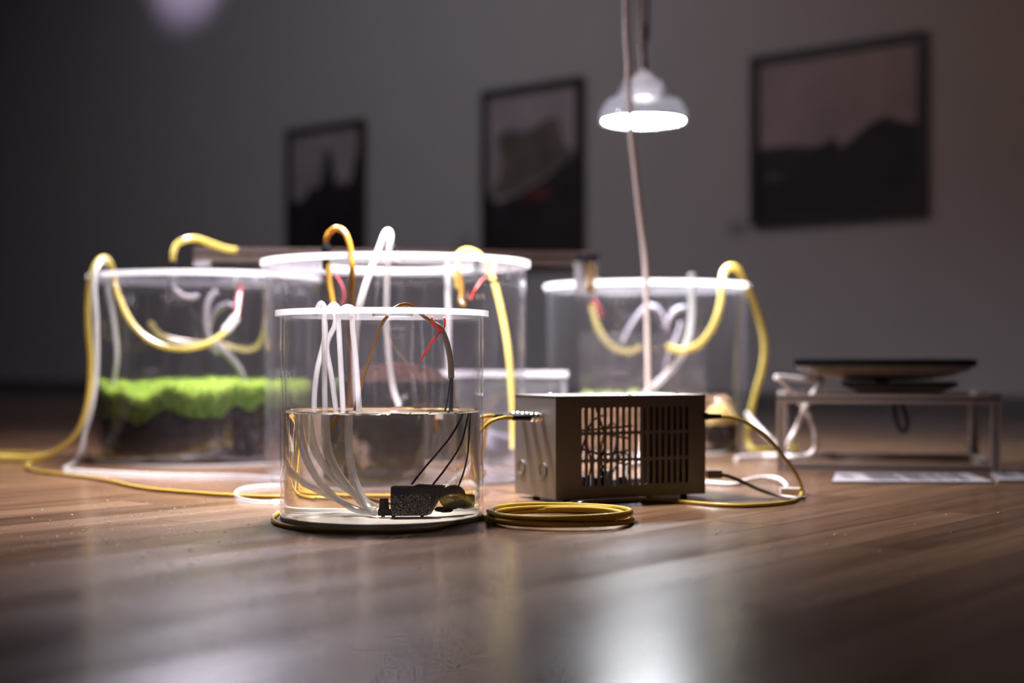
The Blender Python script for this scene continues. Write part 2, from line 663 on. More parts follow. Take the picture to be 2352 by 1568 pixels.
def plank_geo():
    a, b = PW / 2, PL / 2
    low = [(-a, -b), (a, -b), (a, b), (-a, b)]
    vs_ = [(x, y, -0.012) for x, y in low] + [(x, y, 0.0) for x, y in low]
    fs_ = [(4, 5, 6, 7)]
    for i in range(4):
        j = (i + 1) % 4
        fs_ += [(i, j, 4 + j, 4 + i)]
    return vs_, fs_


pv, pf = plank_geo()
plank_me = bpy.data.meshes.new('plank')
plank_me.from_pydata(pv, [], pf)
plank_me.materials.append(MATS['oak_planks'])
plank_me.update()
near, rest = [], []
for row in range(math.floor(U0 / PLANK_W) + 1, math.floor(U1 / PLANK_W) - 1):
    off = (row * 0.37) % 1.0
    for b_ in range(math.floor(V0 / PLANK_L) - 1, math.ceil(V1 / PLANK_L) + 1):
        u = (row + 0.5) * PLANK_W
        v = (b_ + 0.5 - off) * PLANK_L
        v0, v1 = max(v - PLANK_L / 2, V0), min(v + PLANK_L / 2, V1 - 0.016)
        if v1 - v0 < 0.05:
            continue
        full = (v1 - v0) > PLANK_L - 1e-6
        best = None
        for k in range(7):
            q = uv(u, v0 + (v1 - v0) * k / 6)
            if q.y < 0.7:
                continue
            sx = CX + q.x / q.y * FPX
            sy = HY + CH / q.y * FPX
            if -60 < sx < 2412 and sy < 1640:
                best = q.y if best is None else min(best, q.y)
        if full and best is not None:
            near.append((best, u, v))
        else:
            rest.append((u, v0, v1))
near.sort()
plank_rot = math.atan2(-WN.y, -WN.x) - PI / 2
for d_, u, v in near[:300]:
    link('plank', plank_me, floor, uv(u, v), plank_rot)
for d_, u, v in near[300:]:
    rest.append((u, v - PLANK_L / 2, v + PLANK_L / 2))
mb = MB()
for u, v0, v1 in rest:
    a = PW / 2
    g = 0.0006
    lo = [uv(u - a, v0 + g, -0.012), uv(u + a, v0 + g, -0.012), uv(u + a, v1 - g, -0.012), uv(u - a, v1 - g, -0.012)]
    hi = [Vector((p.x, p.y, 0)) for p in lo]
    mb.add(lo + hi, [(4, 5, 6, 7), (0, 1, 5, 4), (1, 2, 6, 5), (2, 3, 7, 6), (3, 0, 4, 7)])
o = mb.build('distant_planks', 'oak_planks', floor)
o['kind'] = 'stuff'


# ------------------------------------------------------------------ framed photographs on the wall
def picture(label, t0, t1, z0, z1, layers, bar=0.042):
    """t0 right edge, t1 left edge (wall parameter)"""
    c = WT((t0 + t1) / 2)
    w = abs(t1 - t0) * 0.9395
    h = z1 - z0
    t = thing('picture_frame', label, 'picture', (c.x + WN.x * 0.006, c.y + WN.y * 0.006, z0),
              math.atan2(WDIR.y, WDIR.x), 'framed photographs on the back wall')
    # local x to the right along the wall, y into the wall, z up
    d = 0.035
    for a, b in (((-w / 2, -d, 0), (w / 2, 0, bar)), ((-w / 2, -d, h - bar), (w / 2, 0, h)),
                 ((-w / 2, -d, bar), (-w / 2 + bar, 0, h - bar)), ((w / 2 - bar, -d, bar), (w / 2, 0, h - bar))):
        MB().box(a, b).build('frame_bar', 'frame_black', t)
    mb = MB()
    iw, ih = w - 2 * bar, h - 2 * bar
    x0, zz0 = -iw / 2, bar
    mats = []
    for k, (mat, poly) in enumerate(layers):
        if mat not in mats:
            mats.append(mat)
        y = -0.012 - 0.0006 * k
        vs_ = [(x0 + px * iw, y, zz0 + pz * ih) for px, pz in poly]
        mb.add(vs_, [tuple(range(len(poly)))], mats.index(mat))
    pr = mb.build('photographic_print', mats, t)
    return t


FULL = [(0, 0), (1, 0), (1, 1), (0, 1)]
picture('large black framed landscape photograph with pale sky over dark hills', 0.0, 1.0, 0.920, 1.782, [
    ('print_sky', FULL),
    ('print_dark', [(0, 0), (1, 0), (1, 0.50), (0.90, 0.525), (0.80, 0.57), (0.70, 0.53), (0.60, 0.45), (0.53, 0.40),
                    (0.49, 0.475), (0.40, 0.43), (0.33, 0.43), (0.22, 0.45), (0, 0.45)]),
    ('print_brown', [(0.04, 0.24), (0.15, 0.23), (0.14, 0.28), (0.05, 0.28)])])
picture('black framed photograph of a brown rocky peak left of the hanging lamp', 2.14, 2.93, 0.770, 1.822, [
    ('print_grey', FULL),
    ('print_brown', [(0, 0.40), (0.3, 0.40), (1.0, 0.60), (0.86, 0.66), (0.80, 0.82), (0.68, 0.84), (0.55, 0.79),
                     (0.40, 0.77), (0.22, 0.80), (0.10, 0.76), (0.16, 0.62), (0.12, 0.50)]),
    ('print_dark', [(0, 0), (1, 0), (1, 0.60), (0.80, 0.54), (0.60, 0.47), (0.35, 0.40), (0.10, 0.36), (0, 0.42)]),
    ('print_red', [(0.40, 0.36), (0.66, 0.36), (0.70, 0.43), (0.52, 0.42)])])
picture('narrow black framed photograph with dark spiky trees, farthest left on the wall', 3.987, 4.766, 0.760, 1.772, [
    ('print_grey', FULL),
    ('print_dark', [(0, 0), (1, 0), (1, 0.92), (0.94, 0.80), (0.88, 0.66), (0.80, 0.60), (0.72, 0.66), (0.66, 0.60),
                    (0.58, 0.86), (0.50, 0.88), (0.45, 0.66), (0.36, 0.60), (0.30, 0.64), (0.20, 0.55), (0.08, 0.52), (0, 0.54)])])
for lab, t_, z_ in (('small grey caption card on the wall left of the large landscape photograph', 1.11, 0.93),
                    ('small grey caption card on the wall left of the rocky peak photograph', 3.10, 0.95)):
    c = WT(t_)
    o = MB().box((-0.05, -0.004, -0.035), (0.05, 0, 0.035)).build('caption_card', 'label_card', None,
                                                                  (c.x, c.y, z_), math.atan2(WDIR.y, WDIR.x))
    tag(o, lab, 'label', 'caption cards on the back wall')


# ------------------------------------------------------------------ acrylic tanks
def tank(label, c, R, H, lid_r, lid_t, holes, wall_mat, base_mat='acrylic_edge', wall=0.005, base_r=None, group=None):
    t = thing('acrylic_tank', label, 'tank', (c[0], c[1], 0), 0, group)
    base_r = base_r or R
    n = 128
    MB().lathe([(R, 0.0065), (R, H), (R - wall, H), (R - wall, 0.0065)], n, closed=True).build('tank_wall', wall_mat, t)
    b = MB()
    b.lathe([(base_r, 0.0005), (base_r, 0.006)], n, 1)
    b.disc(base_r, 0.0005, n, 0, False)
    b.disc(base_r, 0.006, n, 0, True)
    bo = b.build('base_plate', [base_mat, 'acrylic_edge'], t)
    bo.cycles.is_caustics_receiver = True
    lid = sheet('lid', [ring2(lid_r, 128)] + holes, lid_t, ['acrylic_lid', 'acrylic_edge'], t,
                Matrix.Translation((0, 0, H + lid_t / 2 + 0.0005)))
    lid['label'] = 'clear round lid with a frosted bright edge'
    return t


FX, FY = (878.5 - CX) / FPX * 2.13, 2.13
MX, MY = (910 - CX) / FPX * 2.90, 2.90
LX, LY = (472 - CX) / FPX * 3.395, 3.395
RX, RY = (1485 - CX) / FPX * 3.79, 3.79
TR, TH = 0.262, 0.420

tank('small clear cylinder tank half full of water in the foreground', (FX, FY), 0.150, 0.2965, 0.1575, 0.0088,
     [ring2(0.030, 40, (0.017, -0.02))], 'acrylic_front', 'base_white')
tank('large clear cylinder tank with amber tube arched over its lid, behind the water tank', (MX, MY), TR, TH, 0.270, 0.0115,
     [ring2(0.155, 64, (0.0, 0.03)), ring2(0.008, 20, (-0.111, -0.22)), ring2(0.008, 20, (0.003, -0.22)), ring2(0.010, 20, (0.118, 0.165)), ring2(0.010, 20, (0.178, 0.15))], 'acrylic', 'acrylic_inner', group='large planted tanks')
tank('large clear cylinder tank with bright green moss on dark soil', (LX, LY), TR, TH, 0.270, 0.0115,
     [ring2(0.02, 24, (-0.187, -0.134)), ring2(0.011, 24, (-0.036, -0.175))], 'acrylic', 'acrylic_inner', group='large planted tanks')
tank('large clear cylinder tank under the lit hanging lamp', (RX, RY), TR, TH, 0.270, 0.0115,
     [ring2(0.013, 24, (0.184, -0.105)), ring2(0.012, 24, (0.11, -0.07))], 'acrylic', 'acrylic_inner', group='large planted tanks')

# water body of the small tank
WZ = 0.1568
w = MB()
w.lathe([(0.1435, 0.0042), (0.1435, WZ + 0.003), (0.1426, WZ + 0.0012), (0.1400, WZ)], 160)
w.disc(0.1435, 0.0042, 160, 0, False)
w.disc(0.1400, WZ, 160, 0, True)
wo = w.build('water', 'water', None, (FX, FY, 0))
wo.cycles.is_caustics_caster = True
tag(wo, 'still slightly cloudy water filling the lower half of the small tank', 'water')


# ------------------------------------------------------------------ tubes and cables
def pt(q):
    if q[0] == 'f':
        return F(q[1], q[2], q[3] if len(q) > 3 else 0.005)
    if q[0] == 'w':
        return Vector(q[1:])
    return P(*q)


def tubing(name, label, cat, pts, r, mat, group=None, n=10, seg=8, rib=0.0, r1=None):
    o = MB().tube([pt(q) for q in pts], r, n, seg, rib=rib, r1=r1).build(name, mat)
    o.cycles.is_caustics_receiver = True
    return tag(o, label, cat, group)


def ft(dx, dy, z):           # point in the small tank, relative to its axis
    return ('w', FX + dx, FY + dy, z)


LZ = 0.308                    # top of small lid
G = 'milky silicone tubes in the water tank'
# four silicone tubes dropping through the lid into the water
tubing('silicone_tube', 'milky tube at the far left inside the water tank, bent leftwards', 'tube',
       [ft(-0.094, 0.05, 0.306), ft(-0.092, 0.052, 0.270), ft(-0.105, 0.056, 0.215), ft(-0.109, 0.056, 0.16),
        ft(-0.104, 0.055, 0.10), ft(-0.080, 0.045, 0.05), ft(-0.03, 0.03, 0.016), ft(-0.01, 0.03, 0.013)], 0.0042, 'silicone', G)
tubing('silicone_tube', 'milky tube with a tall loop above the lid, dropping straight into the water', 'tube',
       [ft(-0.103, 0.025, 0.300), ft(-0.100, 0.028, 0.312), ft(-0.095, 0.03, 0.3185), ft(-0.090, 0.03, 0.312), ft(-0.090, 0.03, 0.30),
        ft(-0.090, 0.03, 0.24), ft(-0.089, 0.03, 0.16), ft(-0.084, 0.03, 0.10), ft(-0.066, 0.02, 0.05), ft(-0.035, 0.0, 0.018),
        ft(-0.012, -0.01, 0.013)], 0.0042, 'silicone', G)
tubing('silicone_tube', 'milky tube crossing behind its neighbours inside the water tank', 'tube',
       [ft(-0.078, 0.07, 0.300), ft(-0.080, 0.07, 0.285), ft(-0.091, 0.066, 0.255), ft(-0.084, 0.064, 0.21), ft(-0.077, 0.062, 0.16),
        ft(-0.070, 0.06, 0.10), ft(-0.048, 0.06, 0.05), ft(-0.01, 0.05, 0.014)], 0.0040, 'silicone', G)
tubing('silicone_tube', 'milky tube with a middle low loop on the small lid', 'tube',
       [ft(-0.088, 0.008, 0.303), ft(-0.080, 0.01, 0.312), ft(-0.073, 0.01, 0.316), ft(-0.067, 0.01, 0.310), ft(-0.067, 0.01, 0.300),
        ft(-0.065, 0.02, 0.24), ft(-0.062, 0.03, 0.16), ft(-0.060, 0.035, 0.11), ft(-0.050, 0.03, 0.07), ft(-0.025, 0.02, 0.025),
        ft(-0.010, 0.01, 0.013)], 0.0042, 'silicone', G)
tubing('silicone_tube', 'bluish white tube, rightmost of the bundle in the water tank', 'tube',
       [ft(-0.068, 0.012, 0.303), ft(-0.060, 0.012, 0.310), ft(-0.052, 0.012, 0.3125), ft(-0.044, 0.012, 0.308), ft(-0.044, 0.01, 0.296),
        ft(-0.0455, 0.01, 0.285), ft(-0.041, 0.015, 0.23), ft(-0.038, 0.03, 0.16), ft(-0.038, 0.03, 0.11), ft(-0.032, 0.02, 0.06),
        ft(-0.016, -0.01, 0.022), ft(-0.006, -0.035, 0.013)], 0.0044, 'silicone', G)

# brown sensor lead: loops over the lid, into heat shrink, then dark wires down to the pumps
tubing('sensor_cable', 'amber cable arched over the small lid and dropping left into the water tank', 'cable',
       [ft(0.082, 0.015, 0.283), ft(0.070, 0.012, 0.292), ft(0.058, 0.01, 0.300), ft(0.050, 0.0, 0.309), ft(0.035, -0.01, 0.3155), ft(0.018, -0.012, 0.309),
        ft(0.008, -0.01, 0.298), ft(-0.004, 0.0, 0.280), ft(-0.022, 0.03, 0.235), ft(-0.035, 0.045, 0.20), ft(-0.046, 0.05, 0.16), ft(-0.06, 0.06, 0.10),
        ft(-0.03, 0.09, 0.03), ft(0.02, 0.10, 0.012)],
       0.0026, 'amber_pvc')
lead = thing('pump_lead', 'brown sheathed pump lead splitting into thin dark wires at right of the water tank', 'cable', (FX, FY, 0))


def lp(mb_pts, r, name, mat, **k):
    return MB().tube([Vector(q) for q in mb_pts], r, 10, 8, **k).build(name, mat, lead)


lp([(0.076, 0.013, 0.288), (0.086, 0.012, 0.280), (0.094, 0.012, 0.262), (0.099, 0.012, 0.240), (0.101, 0.012, 0.222), (0.1015, 0.012, 0.206)], 0.0040, 'sheath', 'heat_shrink', r1=0.0048)
lp([(0.1005, 0.012, 0.208), (0.097, 0.012, 0.18), (0.092, 0.012, WZ), (0.078, 0.0, 0.12), (0.050, -0.02, 0.075), (0.037, -0.03, 0.0535)], 0.0014, 'wire', 'dark_wire')
lp([(0.1025, 0.012, 0.208), (0.101, 0.012, 0.18), (0.099, 0.012, WZ), (0.092, 0.0, 0.11), (0.076, -0.015, 0.075), (0.063, -0.03, 0.0525)], 0.0014, 'wire', 'dark_wire')
lp([(0.1035, 0.010, 0.208), (0.103, 0.010, 0.18), (0.1025, 0.010, WZ), (0.103, 0.0, 0.10), (0.100, -0.01, 0.07), (0.094, -0.018, 0.048)], 0.0014, 'wire', 'dark_wire')
z = thing('zip_tie', 'red zip tie hanging under the small lid around the pump lead', 'zip tie', (FX, FY, 0))
MB().tube([(0.073, 0.004, 0.296), (0.074, 0.004, 0.288), (0.080, 0.004, 0.280), (0.086, 0.006, 0.276), (0.091, 0.012, 0.282), (0.092, 0.015, 0.290), (0.091, 0.012, 0.297)], 0.0015, 8, 6).build('loop', 'zip_red', z)
MB().box((0.0825, 0.000, 0.272), (0.0885, 0.006, 0.279)).build('head', 'zip_red', z)
MB().tube([(0.085, 0.003, 0.275), (0.070, 0.001, 0.255), (0.0565, 0.0, 0.2325)], 0.0017, 6, 4).build('tail', 'zip_red', z)

# ------------------------------------------------------------------ pumps under water
p = thing('water_pump', 'black submersible pump speckled with bubbles on the tank bottom', 'pump', (FX + 0.034, FY - 0.03, 0.0075))
mb = MB()
xs = [(-0.020, 0.002), (0.024, 0.002), (0.033, 0.020), (0.042, 0.043), (-0.020, 0.0435)]
f_ = [(x, -0.016, zz) for x, zz in xs]
b_ = [(x, 0.016, zz) for x, zz in xs]
k = len(xs)
mb.add(f_ + b_, [tuple(range(k)), tuple(range(k, 2 * k))[::-1]] + [(i, (i + 1) % k, k + (i + 1) % k, k + i) for i in range(k)])
mb.build('housing', 'pump_black', p)
MB().box((0.006, -0.014, 0.0435), (0.036, 0.014, 0.0465), M=Matrix.Rotation(0.07, 4, 'Y')).build('cover', 'pump_black', p)
MB().box((-0.036, -0.008, 0.002), (-0.019, 0.008, 0.011)).build('inlet_block', 'pump_black', p)
MB().cyl(0.0062, 0.010, 0.026, 16, 0, Matrix.Translation((-0.0295, 0, 0)), 0.0050).build('outlet_nozzle', 'pump_black', p)
for q in ((-0.030, -0.006), (-0.017, -0.012), (0.018, -0.012), (0.018, 0.012)):
    MB().cyl(0.0022, 0.0, 0.003, 10, 0, Matrix.Translation((q[0], q[1], 0))).build('foot', 'pump_black', p)
bub = MB()
for i in range(900):
    x = random.uniform(-0.019, 0.030)
    zz = 0.003 + 0.030 * random.random() ** 1.5
    s_ = random.uniform(0.00010, 0.00030)
    bub.box((x - s_, -0.0166, zz - s_), (x + s_, -0.0158, zz + s_))
o = bub.build('bubbles', 'bubble', p)
o['kind'] = 'stuff'
p2 = thing('water_pump', 'rounded black float sensor leaning on the right wall of the water tank', 'pump', (FX + 0.088, FY - 0.018, 0.0075))
mb = MB()
prof = [(0.0001, -0.011), (0.010, -0.0105), (0.0165, -0.006), (0.0185, 0.0), (0.0165, 0.006), (0.010, 0.0105), (0.0001, 0.011)]
mb.lathe(prof, 28, 0, orient((0, -0.004, 0.026), (0.25, -0.9, 0.35)))
mb.build('float_body', 'pump_black', p2)
mb = MB()
mb.lathe([(0.0001, -0.020), (0.008, -0.018), (0.011, 0.0), (0.0095, 0.016), (0.0001, 0.018)], 24, 0, orient((0.012, 0.012, 0.018), (1, 0.3, -0.05)))
mb.build('motor_body', 'pump_black', p2)
mb = MB()
mb.lathe([(0.0001, -0.0045), (0.010, -0.003), (0.0125, 0.0), (0.010, 0.003), (0.0001, 0.0045)], 24, 0, orient((-0.012, -0.006, 0.0085), (0.1, 0.1, 1)))
mb.build('suction_foot', 'pump_black', p2)

# ------------------------------------------------------------------ yellow coax on the floor
YC = 0.0032


def coil_pts():
    pts = []
    c = F(1287, 1199, 0)
    # lead in from the front of the small tank
    for q in ((640, 1176), (627, 1190), (640, 1203), (690, 1213), (790, 1219), (900, 1220), (985, 1215), (1050, 1199), (1112, 1188)):
        pts.append(F(q[0], q[1], YC))
    turns = 5
    n = 14
    rad = [0.104, 0.097, 0.101, 0.094, 0.103, 0.099]
    for i in range(turns * n + 1):
        a = PI * 1.02 - 2 * PI * i / n
        k = i / n
        q = int(k)
        fr = k - q
        r = rad[q] * (1 - fr) + rad[min(q + 1, 5)] * fr
        ry = r * 1.03 + 0.003 * math.sin(i * 0.9 + 1)
        zz = YC + 0.0030 * k + 0.0012 * math.sin(i * 0.8)
        pts.append(Vector((c.x + 0.004 * math.sin(k * 2.1) + r * math.cos(a), c.y + 0.004 * math.cos(k * 1.7) + ry * math.sin(a), zz)))
    for q in ((1180, 1166), (1300, 1158), (1400, 1150), (1500, 1147), (1600, 1155), (1690, 1161), (1770, 1158), (1822, 1150)):
        pts.append(F(q[0], q[1], YC))
    return pts


tail = [P(1841, 1134, 2.50), P(1833, 1097, 2.49), P(1800, 1048, 2.48), P(1760, 1003, 2.475), P(1715, 970, 2.47), P(1680, 958, 2.465), P(1655, 956, 2.46)]
o = MB().tube(coil_pts() + tail, YC, 10, 5).build('coax_cable', 'yellow_coax')
tag(o, 'yellow cable coiled on the floor between the water tank and metal box', 'cable')

GY = 'yellow cables trailing on the floor'
tubing('coax_cable', 'thin yellow cable snaking across the floor to the back of the water tank', 'cable',
       [('f', 100, 1052, 0.004), ('f', 72, 1060, 0.004), ('f', 62, 1072, 0.004), ('f', 85, 1082, 0.004), ('f', 150, 1090, 0.004), ('f', 240, 1102, 0.004), ('f', 330, 1121, 0.004),
        ('f', 450, 1132, 0.004), ('f', 560, 1139, 0.004), ('f', 660, 1141, 0.004), ('f', 780, 1136, 0.004), ('f', 900, 1129, 0.004),
        ('f', 1010, 1127, 0.004), ('f', 1085, 1118, 0.004), (1108, 1040, 2.62), (1118, 980, 2.58), (1140, 962, 2.54), (1158, 959, 2.51)], 0.0034, 'yellow_coax', GY)
tubing('coax_cable', 'yellow cable running off to the left edge of the floor', 'cable',
       [('f', -60, 1046, 0.005), ('f', 0, 1049, 0.005), ('f', 60, 1052, 0.005), ('f', 110, 1046, 0.005), ('f', 60, 1041, 0.005), ('f', -60, 1039, 0.005)], 0.0042, 'yellow_coax', GY)
tubing('coax_cable', 'yellow cable leaving the middle socket of the metal box', 'cable',
       [(1160, 956, 2.54), (1140, 956, 2.56), (1110, 968, 2.60), (1098, 1030, 2.62), ('f', 1085, 1124, 0.004), ('f', 1000, 1132, 0.004), ('f', 900, 1138, 0.004)], 0.0030, 'yellow_coax', GY)

# white floor tubes beside the left tank
tubing('silicone_tube', 'clear tube lying in a wide band on the floor in front of the moss tank', 'tube',
       [('f', 150, 1080, 0.005), ('f', 260, 1086, 0.005), ('f', 400, 1092, 0.005), ('f', 560, 1094, 0.005), ('f', 680, 1104, 0.005), ('f', 790, 1118, 0.005)],
       0.0052, 'clear_tube', 'clear tubes lying on the floor')
tubing('silicone_tube', 'clear tube curling on the floor at the left of the water tank', 'tube',
       [('f', 700, 1115, 0.004), ('f', 620, 1115, 0.004), ('f', 560, 1121, 0.004), ('f', 540, 1134, 0.004), ('f', 556, 1146, 0.004), ('f', 600, 1152, 0.004), ('f', 660, 1150, 0.004), ('f', 720, 1140, 0.004)],
       0.0034, 'clear_tube', 'clear tubes lying on the floor')

# ------------------------------------------------------------------ left tank: moss, tubes
def mound(name, mat, parent, r, base, top_fn, n=72, rings=14, side_jit=0.0, sides=True):
    """lumpy round bed: top height from top_fn(x, y)"""
    mb = MB()
    vs_, fs_ = [(0, 0, top_fn(0, 0))], []
    for i in range(1, rings + 1):
        for q in range(n):
            a = 2 * PI * q / n
            rr = r * i / rings * (1 + side_jit * math.sin(q * 2.7) * (i == rings))
            x, y = rr * math.cos(a), rr * math.sin(a)
            vs_.append((x, y, top_fn(x, y)))
    for q in range(n):
        fs_.append((0, 1 + q, 1 + (q + 1) % n))
    for i in range(rings - 1):
        for q in range(n):
            a, b = 1 + i * n + q, 1 + i * n + (q + 1) % n
            fs_.append((a, a + n, b + n, b))
    if sides:
        st = len(vs_)
        for q in range(n):
            a = 2 * PI * q / n
            vs_.append((r * math.cos(a), r * math.sin(a), base))
        for q in range(n):
            a, b = 1 + (rings - 1) * n + q, 1 + (rings - 1) * n + (q + 1) % n
            fs_.append((a, st + q, st + (q + 1) % n, b))
        fs_.append(tuple(st + q for q in range(n))[::-1])
    mb.add(vs_, fs_, 0, True)
    return mb.build(name, mat, parent, sharp=60)


def lump(x, y, s=1.0, seed=0.0):
    return (math.sin(x * 23 * s + seed) * math.cos(y * 19 * s + seed * 1.7) + 0.6 * math.sin(x * 47 * s - y * 31 * s + seed * 2.3)
            + 0.4 * math.sin(x * 80 * s + y * 67 * s + seed)) / 2.0


def moss_top(x, y):
    h = 0.168 + 0.016 * lump(x, y, 1.0, 0.7)
    d = math.exp(-((x + 0.105) ** 2 * 400 + (y + 0.24) ** 2 * 60))      # dip between the front cushions
    return h - 0.030 * d + 0.010 * math.exp(-((x - 0.03) ** 2 * 150 + (y + 0.18) ** 2 * 60))


moss = thing('moss_bed', 'thick bright green moss growing on dark soil inside the left tank', 'moss', (LX, LY, 0.0062))
mound('soil', 'soil', moss, 0.238, 0.004, lambda x, y: moss_top(x, y) - 0.028)
mound('moss_cushion', 'moss_base', moss, 0.240, 0.10, lambda x, y: moss_top(x, y) - 0.012, side_jit=0.01, sides=False)
vs_, fs_, mi_ = [], [], []
for i in range(30000):
    a = random.uniform(0, 2 * PI)
    edge = random.random() < 0.42
    rr = 0.241 * (1.0 if edge else math.sqrt(random.random()))
    x, y = rr * math.cos(a), rr * math.sin(a)
    zt = moss_top(x, y)
    zb = zt - (random.uniform(0.010, 0.062 + 0.030 * lump(x, y, 0.8, 3.0)) if edge else 0.014)
    h = random.uniform(0.008, 0.026)
    lean = Vector((random.uniform(-0.006, 0.006), random.uniform(-0.006, 0.006), 0))
    if edge:
        lean += Vector((math.cos(a), math.sin(a), 0)) * 0.004
    w_ = random.uniform(0.0010, 0.0022)
    q = random.uniform(0, PI)
    dx, dy = w_ * math.cos(q), w_ * math.sin(q)
    s0 = len(vs_)
    vs_ += [(x - dx, y - dy, zb), (x + dx, y + dy, zb), (x + lean.x, y + lean.y, zb + h)]
    fs_.append((s0, s0 + 1, s0 + 2))
    mi_.append(1 if edge and zt - zb > random.uniform(0.018, 0.034) else 0)  # low edge blades get the darker green, shade put into colour
me = bpy.data.meshes.new('moss_blades')
me.from_pydata(vs_, [], fs_)
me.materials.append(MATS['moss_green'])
me.materials.append(MATS['moss_shade'])
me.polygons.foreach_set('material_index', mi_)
me.update()
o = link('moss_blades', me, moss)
o['kind'] = 'stuff'
tray = thing('planting_tray', 'clear inner dish holding the moss inside the left tank', 'dish', (LX, LY, 0.0062))
MB().lathe([(0.250, 0.003), (0.250, 0.176), (0.247, 0.176), (0.247, 0.003)], 96, closed=True).build('dish_wall', 'acrylic_inner', tray)
MB().cyl(0.250, 0.0002, 0.003, 96).build('dish_bottom', 'acrylic_inner', tray)

GT = 'yellow tubes of the large tanks'
D0 = 3.20
tubing('yellow_tube', 'yellow tube hanging over the left side of the moss tank and sagging inside', 'tube',
       [(-40, 1046, 3.30), (30, 1050, 3.28), (80, 1050, 3.25), (130, 1035, 3.22), (178, 990, 3.20), (203, 915, 3.18), (208, 830, 3.17), (202, 740, 3.17), (203, 665, 3.18), (218, 612, 3.20),
        (237, 592, 3.23), (254, 606, 3.25), (262, 640, 3.26), (272, 680, 3.25), (305, 745, 3.22), (355, 787, 3.20), (415, 801, 3.19), (470, 791, 3.19),
        (508, 770, 3.20), (522, 755, 3.21)], 0.0064, 'yellow_pvc', GT, seg=7)
hose = thing('hose_connector', 'white barbed connector with rose hose at the end of the sagging yellow tube', 'connector', P(522, 755, 3.21))
o_ = P(522, 755, 3.21)
MB().tube([P(516, 761, 3.21) - o_, P(530, 745, 3.215) - o_, P(543, 728, 3.22) - o_], 0.0105, 12, 4).build('barb', 'white_connector', hose)
MB().tube([P(541, 730, 3.22) - o_, P(546, 710, 3.23) - o_, P(547, 690, 3.24) - o_, P(551, 668, 3.25) - o_, P(552, 652, 3.25) - o_], 0.0068, 10, 6).build('rose_hose', 'rose_hose', hose)
tubing('silicone_tube', 'milky tube draped beside the yellow tube down the left side of the moss tank', 'tube',
       [('f', 150, 1074, 0.006), (172, 1060, 3.28), (188, 1030, 3.24), (196, 990, 3.19), (212, 930, 3.15), (222, 850, 3.15), (222, 740, 3.15), (217, 660, 3.16), (222, 618, 3.18), (238, 600, 3.22), (246, 622, 3.26), (248, 660, 3.27),
        (262, 740, 3.28), (269, 810, 3.29), (264, 860, 3.29), (255, 900, 3.28)], 0.0052, 'silicone', 'milky tubes of the large tanks')
tubing('yellow_tube', 'yellow tube arched from a black fitting on the moss tank lid onto the beam', 'tube',
       [(396, 604, 3.22), (397, 585, 3.22), (406, 562, 3.23), (428, 550, 3.24), (455, 549, 3.26), (490, 561, 3.30), (518, 571, 3.33), (540, 574, 3.36)], 0.0070, 'yellow_pvc', GT)
fit = thing('tube_fitting', 'black screw fitting under the yellow arch on the moss tank lid', 'fitting', P(397, 622, 3.22))
MB().cyl(0.0075, -0.001, 0.022, 16).build('collar', 'black_plastic', fit)
MB().cyl(0.0095, -0.001, 0.006, 6).build('hex_nut', 'black_plastic', fit)
fit2 = thing('tube_fitting', 'black fitting where the yellow and milky tubes enter the moss tank', 'fitting', P(250, 622, 3.26))
MB().cyl(0.013, -0.001, 0.010, 6).build('hex_nut', 'black_plastic', fit2)
MB().cyl(0.010, 0.010, 0.020, 16).build('collar', 'chrome', fit2)
tubing('corrugated_hose', 'short clear curl of hose just under the moss tank lid', 'hose',
       [(397, 645, 3.22), (399, 662, 3.22), (415, 678, 3.22), (435, 683, 3.22), (455, 680, 3.23)], 0.0075, 'grey_hose', 'hoses inside the tanks', rib=0.08)
tubing('corrugated_hose', 'grey ribbed hose hanging in a loop above the moss', 'hose',
       [(500, 668, 3.30), (485, 682, 3.30), (475, 705, 3.30), (473, 740, 3.30), (480, 775, 3.31), (505, 800, 3.32), (530, 822, 3.34), (552, 852, 3.36), (560, 885, 3.38)], 0.0075, 'grey_hose', 'hoses inside the tanks', rib=0.08)
tubing('corrugated_hose', 'rose grey hose ring inside the moss tank', 'hose',
       [(545, 705, 3.30), (520, 700, 3.33), (497, 715, 3.35), (482, 742, 3.36), (478, 775, 3.36), (487, 800, 3.36), (502, 812, 3.36)], 0.0070, 'grey_hose', 'hoses inside the tanks', rib=0.08)
tubing('yellow_tube', 'yellow tube curved along the far wall inside the moss tank', 'tube',
       [(345, 740, 3.55), (370, 770, 3.57), (430, 785, 3.58), (500, 790, 3.58), (570, 803, 3.56), (600, 780, 3.52), (612, 720, 3.50), (612, 650, 3.50)], 0.0060, 'faded_yellow', GT)
# little fittings on the left lid
for i, (x, y, D, lab) in enumerate(((541, 620, 3.22, 'small chrome screw on the moss tank lid, left of a pair'),
                                    (586, 621, 3.22, 'small chrome screw on the moss tank lid, right of a pair'))):
    s_ = thing('lid_screw', lab, 'screw', (P(x, y, D).x, D, TH + 0.012))
    MB().cyl(0.006, 0, 0.005, 6).build('nut', 'chrome', s_)
    MB().cyl(0.003, -0.026, 0.010, 10).build('shaft', 'chrome', s_)

